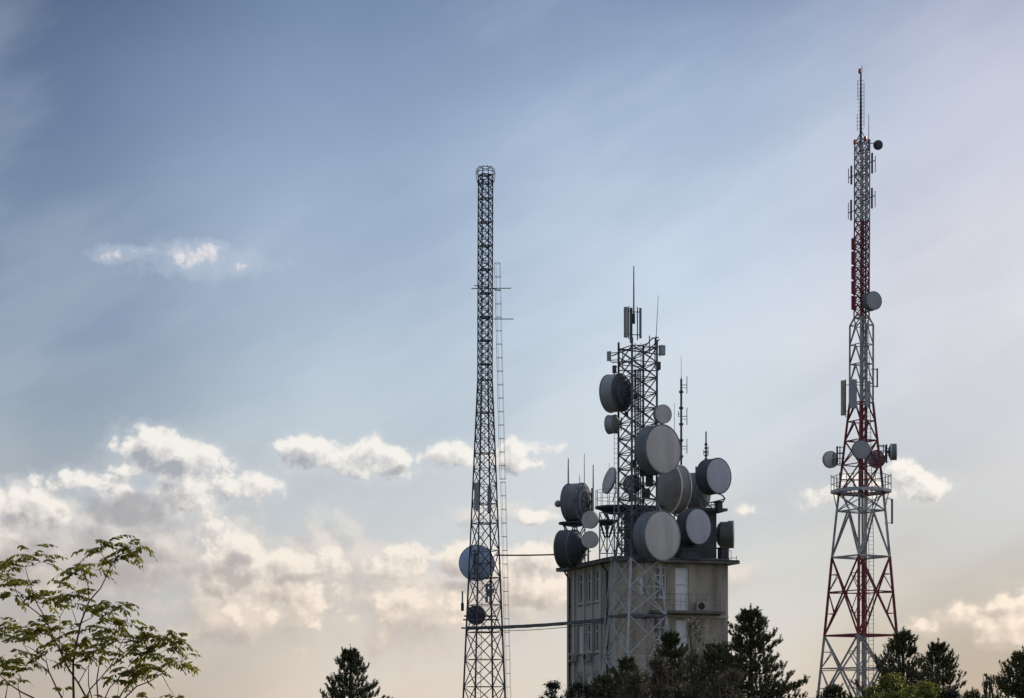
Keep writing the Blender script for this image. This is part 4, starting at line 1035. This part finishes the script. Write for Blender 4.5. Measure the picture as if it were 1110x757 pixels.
    V = np.stack([v0,v1,v2], axis=2).reshape(-1,3); Fq = np.arange(len(V)).reshape(-1,3)
    np_mesh('crown', V, Fq, m, root, 3)
    return root
def leaves(C, rg, size, spread, flat=.5, aspect=.45, droop=0.3):
    n = len(C); d = unit(rg.normal(0,1,(n,3))*np.array([1,1,.7])-np.array([0,0,droop])); nr = unit(rg.normal(0,1,(n,3))*flat+np.array([0,0,1]))
    s_ = unit(np.cross(d, nr)); L = size*rg.uniform(.6,1.2,(n,1)); w = L*aspect/2; c = C+rg.normal(0,spread,(n,3))
    up = np.cross(s_, d)
    V = np.stack([c, c+d*L*.5+s_*w+up*w*.35, c+d*L, c+d*L*.5-s_*w+up*w*.35], axis=1).reshape(-1,3); return V, np.arange(len(V)).reshape(-1,4)
def shrub(tx, ty, D, hw, label, seed, m, size, count, base_y=757, clumps=26, loose=.35, name='shrub', twigs=True, hole=0.0, cat='shrub', group='broad leaved shrubs'):
    rg = np.random.default_rng(seed); k = D/F; top = P(tx, ty, D); Hh = top.z; root = thing(name, label, cat, (top.x, D, 0), group)
    ref = (base_y-ty)*k; hwm = hw*k; mb = MB(); cs = []
    for i in range(clumps):
        h = Hh-ref*1.5*rg.random()**1.1 if i > 4 else Hh-ref*.25*rg.random(); h = max(.5, h)
        wdt = hwm*min(1.25, ((Hh-h+.05)/ref)**.6); a = rg.uniform(0, 2*math.pi); r = wdt*math.sqrt(rg.random())
        c = np.array([top.x+math.cos(a)*r, D+math.sin(a)*r*.9, h-.1]); cs.append(c)
        b0 = np.array([top.x+rg.normal(0,.1), D+rg.normal(0,.1), max(0.0, h-1.2-rg.random()*Hh*.4)])
        mid_ = (b0+c)/2+np.array([(c-b0)[0]*.15, 0, .15]); mb.tube([b0, mid_, c, c+(c-mid_)*.25], [.03,.02,.011,.005] if m != 'leaf_pale' else [.014,.009,.006,.003], 5)
        for j in range(5):
            e = c+rg.normal(0,1,3)*hwm*loose*.8; mb.tube([mid_*.35+c*.65, (c+e)/2+np.array([0,0,.04]), e], [.009,.006,.003], 4)
    for i in range(3): mb.tube([(top.x+rg.normal(0,.15), D+rg.normal(0,.1), 0), (top.x+rg.normal(0,.2), D, Hh*.45), (top.x+rg.normal(0,.1), D, Hh*.8)], [.06,.04,.015], 6)
    mb.build('trunk', 'bark', root)
    cs = np.array(cs); idx = rg.integers(0, clumps, count); sz = rg.uniform(.5,1.2,clumps)[idx][:,None]
    g3 = rg.normal(0,1,(count,3)); g3 = unit(g3)*np.abs(rg.normal(0,.6,(count,1)))**.8
    C = cs[idx]+g3*hwm*loose*sz*np.array([1,1,.7])
    V, Fq = leaves(C, rg, size, .01); np_mesh('crown', V, Fq, m, root, 4); return root

pine(380,699,85,29,'lone small dark pine standing by itself against the sky before the slim tower',11,base_y=757,dens=1.1)
pine(814,655,80,58,'largest dark pine, in front of the building corner under the hut',12,base_y=757,dens=1.15)
pine(727,681,88,36,'dark pine in front of the foot of the galvanised tower, under the balcony',13,dens=1.1)
pine(679.5,709,92,27,'small dark pine tip between the narrow windowed wall and the galvanised tower foot',14,dens=1.0)
pine(774,694,86,36,'dark pine pressed between the balcony pine and the largest pine',15,dens=1.0,m='needles_warm')
pine(979,680,84,42,'dark pine behind the yellow green bush at the red and white tower foot',16,dens=1.1)
pine(1017,692,88,38,'dark pine close beside the one behind the yellow green bush',17,dens=1.05)
pine(1109,701,78,42,'dark pine cut off by the edge of the picture',18,dens=1.05)
pine(904,738,90,22,'tiny dark pine tip inside the legs of the red and white tower',19,dens=.9)
pine(1054,745,84,18,'low dark pine tip beside the thin sprig of small leaves',20,dens=.9,m='needles_warm')
pine(655,728,94,28,'low dark pine in front of the narrow windowed wall',21,dens=1.0)
shrub(598,738,86,16,'small dark round topped shrub against the sky beside the building',31,'leaf_dark',.11,2600,clumps=22)
shrub(630,739,88,22,'dark shrub along the foot of the narrow windowed wall',32,'leaf_dark',.11,3600,clumps=24)
shrub(712,712,78,26,'brownish loose shrub in front of the pine below the galvanised tower',33,'leaf_brown',.10,2600,clumps=28,loose=.3)
shrub(752,706,78,32,'brownish twiggy shrub between the two middle pines',34,'leaf_brown',.10,3600,clumps=32,loose=.3)
shrub(690,728,76,24,'dull dark brown shrub low before the galvanised tower foot',35,'leaf_brown',.10,2600,clumps=26)
shrub(795,725,74,30,'dull brownish shrub at the foot of the largest pine',38,'leaf_brown',.10,2600,clumps=26)
shrub(752,668,112,26,'sparse climbing shrub with leaves coloured as sunlit against the wall below the balcony',36,'leaf_pale',.11,620,clumps=30,loose=.5,base_y=740)
shrub(968,729,62,30,'bright yellow green bush at the foot of the red and white tower',37,'leaf_yellow',.10,4600,clumps=34,loose=.3)
shrub(1003,737,63,22,'second yellow green bush, beside the brightest one, under the paired pines',39,'leaf_yellow',.10,2600,clumps=24,loose=.3)
shrub(947,742,64,16,'smallest yellow green bush, close under the legs of the tower',40,'leaf_yellow',.09,1500,clumps=18,loose=.3)
shrub(1026,747,66,20,'dark olive low shrub between the yellow green bush and the thin sprig',41,'leaf_dark',.09,2600,clumps=22)
shrub(1071,733,50,10,'single thin sprig of small leaves rising before the cut off pine',42,'leaf_brown',.07,110,clumps=9,loose=.5)

# compound-leaved young tree, near left
def near_tree():
    rg = np.random.default_rng(5); D0 = 30.0; k = D0/F
    def Z(zx, zy, dy=0.0): return np.array(P(zx/4.05, 570+zy/4.05, D0+dy))
    root = thing('ash_tree', 'young leafy tree with feathery green leaves on thin bare stems, near the camera', 'tree', (Z(330,757)[0], D0, 0))
    stems = [
     ([(325,757),(324,680),(322,600),(334,520),(352,430),(372,380),(393,330),(420,300),(440,275),(468,215),(490,165),(520,130)], .020, 0),
     ([(393,330),(385,270),(375,215),(360,185)], .009, 0),
     ([(380,757),(345,690),(300,625),(262,545),(236,490),(200,410),(158,335),(138,270),(118,215),(108,180)], .016, .25),
     ([(275,757),(245,705),(216,640),(205,600),(150,545),(110,525)], .014, -.3),
     ([(216,640),(150,590),(110,530),(90,500)], .008, -.2),
     ([(150,757),(95,730),(40,695),(0,655),(-40,600)], .014, .2),
     ([(402,757),(392,700),(388,640),(395,590),(440,520)], .010, .35),
     ([(430,757),(428,680),(436,610),(458,540),(470,480),(490,430)], .012, -.25),
     ([(376,757),(400,715),(450,660),(490,610),(512,560),(540,500),(560,440)], .012, .3),
     ([(460,757),(480,712),(520,670),(560,630),(585,580)], .010, -.4),
     ([(520,757),(545,720),(590,665),(630,605),(650,550),(690,500)], .013, .2),
     ([(548,757),(600,705),(655,685),(710,650),(745,612),(800,592),(835,580)], .012, .4),
     ([(590,665),(650,665),(700,640),(730,600)], .008, .1),
     ([(200,410),(160,380),(110,340),(80,305),(60,260),(38,215),(20,180)], .010, .3),
     ([(262,545),(264,400),(300,330),(320,290)], .007, .2),
     ([(340,440),(330,400),(316,360),(312,320)], .007, 0),
     ([(352,430),(400,405),(440,370),(470,345)], .008, -.2),
     ([(440,520),(480,470),(520,430),(560,410)], .007, .1),
     ([(236,490),(180,470),(130,450),(60,440),(10,435)], .008, .3),
     ([(90,757),(80,700),(92,670),(60,600)], .008, -.1), ([(25,757),(35,700),(20,660)], .009, .1),
     ([(300,625),(330,560),(330,500)], .008, .2), ([(345,690),(370,640),(400,600),(380,540)], .008, -.1),
     ([(334,520),(300,500),(270,520)], .006, .1), ([(515,757),(519,720),(522,690)], .006, 0),
     ([(690,500),(720,480),(750,470)], .005, .2), ([(730,600),(760,560),(770,530)], .005, .2), ([(800,592),(780,560),(765,525)], .004, .2),
    ]
    mb = MB(); pool = []
    for pts, r, dy in stems:
        n = len(pts); pp = []
        for i, (x, y) in enumerate(pts):
            t = i/(n-1); b = Z(x, y, dy*t+.05*math.sin(i*1.7)); b[0] += rg.normal(0,.006); pp.append(b)
            pool.append((b, x, y))
        mb.tube(pp, [max(.0035, r*(1-.75*i/(n-1))) for i in range(n)], 7)
        if pts[0][1] >= 756: 
            b = pp[0]; mb.tube([(Z(330,757)[0]+(b[0]-Z(330,757)[0])*.25, D0, 0.0), (Z(330,757)[0]+(b[0]-Z(330,757)[0])*.6, D0+(b[1]-D0)*.5, b[2]*.5), b], [r*1.9, r*1.4, r], 7)
    clusters = [(140,130,50,9),(185,150,34,6),(60,140,50,8),(20,170,50,8),(60,235,55,9),(20,250,40,6),(110,250,40,5),(60,300,30,5),(185,300,45,8),(225,330,45,7),(285,290,55,9),(345,300,45,8),(320,340,35,5),
     (345,180,40,7),(405,180,40,6),(330,210,25,3),(430,100,42,7),(480,80,36,6),(520,110,50,9),(585,95,50,7),(620,85,20,3),(520,150,30,3),(440,350,50,8),(500,345,45,6),(545,345,15,2),(450,400,40,5),
     (560,415,45,7),(500,420,40,5),(90,440,50,8),(30,440,40,6),(150,440,50,8),(60,490,50,7),(225,420,50,7),(190,470,50,6),(250,470,40,5),(300,450,40,5),(380,450,55,8),(440,450,40,5),
     (300,520,55,8),(250,540,50,8),(350,540,55,8),(390,520,50,7),(470,500,60,9),(540,490,50,8),(590,480,30,4),(420,570,40,5),(300,580,40,5),(200,560,40,4),
     (40,585,50,8),(90,580,45,7),(10,610,40,6),(70,630,45,6),(120,610,35,4),(20,690,30,4),(60,660,25,3),(620,510,55,9),(680,480,45,8),(740,480,45,8),(700,530,55,9),(640,570,55,9),(770,530,35,5),
     (600,610,45,7),(560,580,40,6),(680,600,45,7),(730,570,45,6),(790,590,35,5),(820,620,20,3),(520,660,45,7),(560,640,35,4),(500,690,20,2),(700,650,20,2),(280,720,14,2),(600,752,22,3),(770,752,18,2),(480,752,20,2),(400,745,16,2),(780,470,25,3),(655,450,22,3)]
    lv_, lf = [], []; tw = mb; nv = 0
    def leaf(o, d, up_, L):
        nonlocal nv
        npair = int(rg.integers(5, 8)); side = unit(np.cross(d, up_)); pts = []
        for i in range(npair+2):
            t = i/(npair+1); pts.append(o+d*L*t+np.array([0,0,-1.0])*L*.38*t*t)
        tw.tube(pts, [.0025]*len(pts), 3)
        for i in range(1, npair+2):
            p = pts[i]; t = i/(npair+1); dd = unit(pts[i]-pts[i-1]); ll = .122*(1-.35*abs(t-.5)*2)*rg.uniform(.85,1.15)
            for sg in ((-1, 1) if i <= npair else (0,)):
                q_ = unit(side*sg*.8+dd*(.55 if sg else 1)+np.array([0,0,-.5])+rg.normal(0,.22,3)); wv = unit(np.cross(q_, unit(np.cross(side, dd))+rg.normal(0,.55,3)+np.array([.25,.5,0])))*ll*.185
                nrm = np.cross(wv, q_); a = p; b = p+q_*ll*.35+wv; c = p+q_*ll; e = p+q_*ll*.35-wv; f = p+q_*ll*.72+wv*.75; h = p+q_*ll*.72-wv*.75
                f = f-np.array([0,0,.004]); lv_.extend([a,b,f,c,h,e]); lf.append([nv,nv+1,nv+2,nv+3,nv+4,nv+5]); nv += 6
    for (x, y, r, n) in clusters:
        near = min(pool, key=lambda q_: (q_[1]-x)**2+1.4*(q_[2]-(y+8))**2+(4000 if q_[2] < y-15 else 0)); dy = near[0][1]-D0+rg.normal(0,.12)
        c = Z(x, y+r*.15, dy)
        m_ = (near[0]+c)/2+np.array([0,0,-.02]); mb.tube([near[0], m_, c], [.006,.0045,.003], 5)
        for i in range(int(n*.74)+1):
            a = 2*math.pi*i/n+rg.normal(0,.5); d = unit(np.array([math.cos(a), .6*math.sin(a), rg.uniform(-.35,.95)])); o = c+np.array([math.cos(a), .5*math.sin(a), 0])*r/4.05*k*rg.uniform(.0,.35)+np.array([0,0,rg.normal(0,.34)*r/4.05*k])
            leaf(o, d, np.array([0,0,1.0]), rg.uniform(.22,.40)*min(1, r/36))
    mb.build('trunk', 'bark', root)
    cr = np_mesh('crown', np.array(lv_), np.array(lf), 'leaf', root, 6)
near_tree()
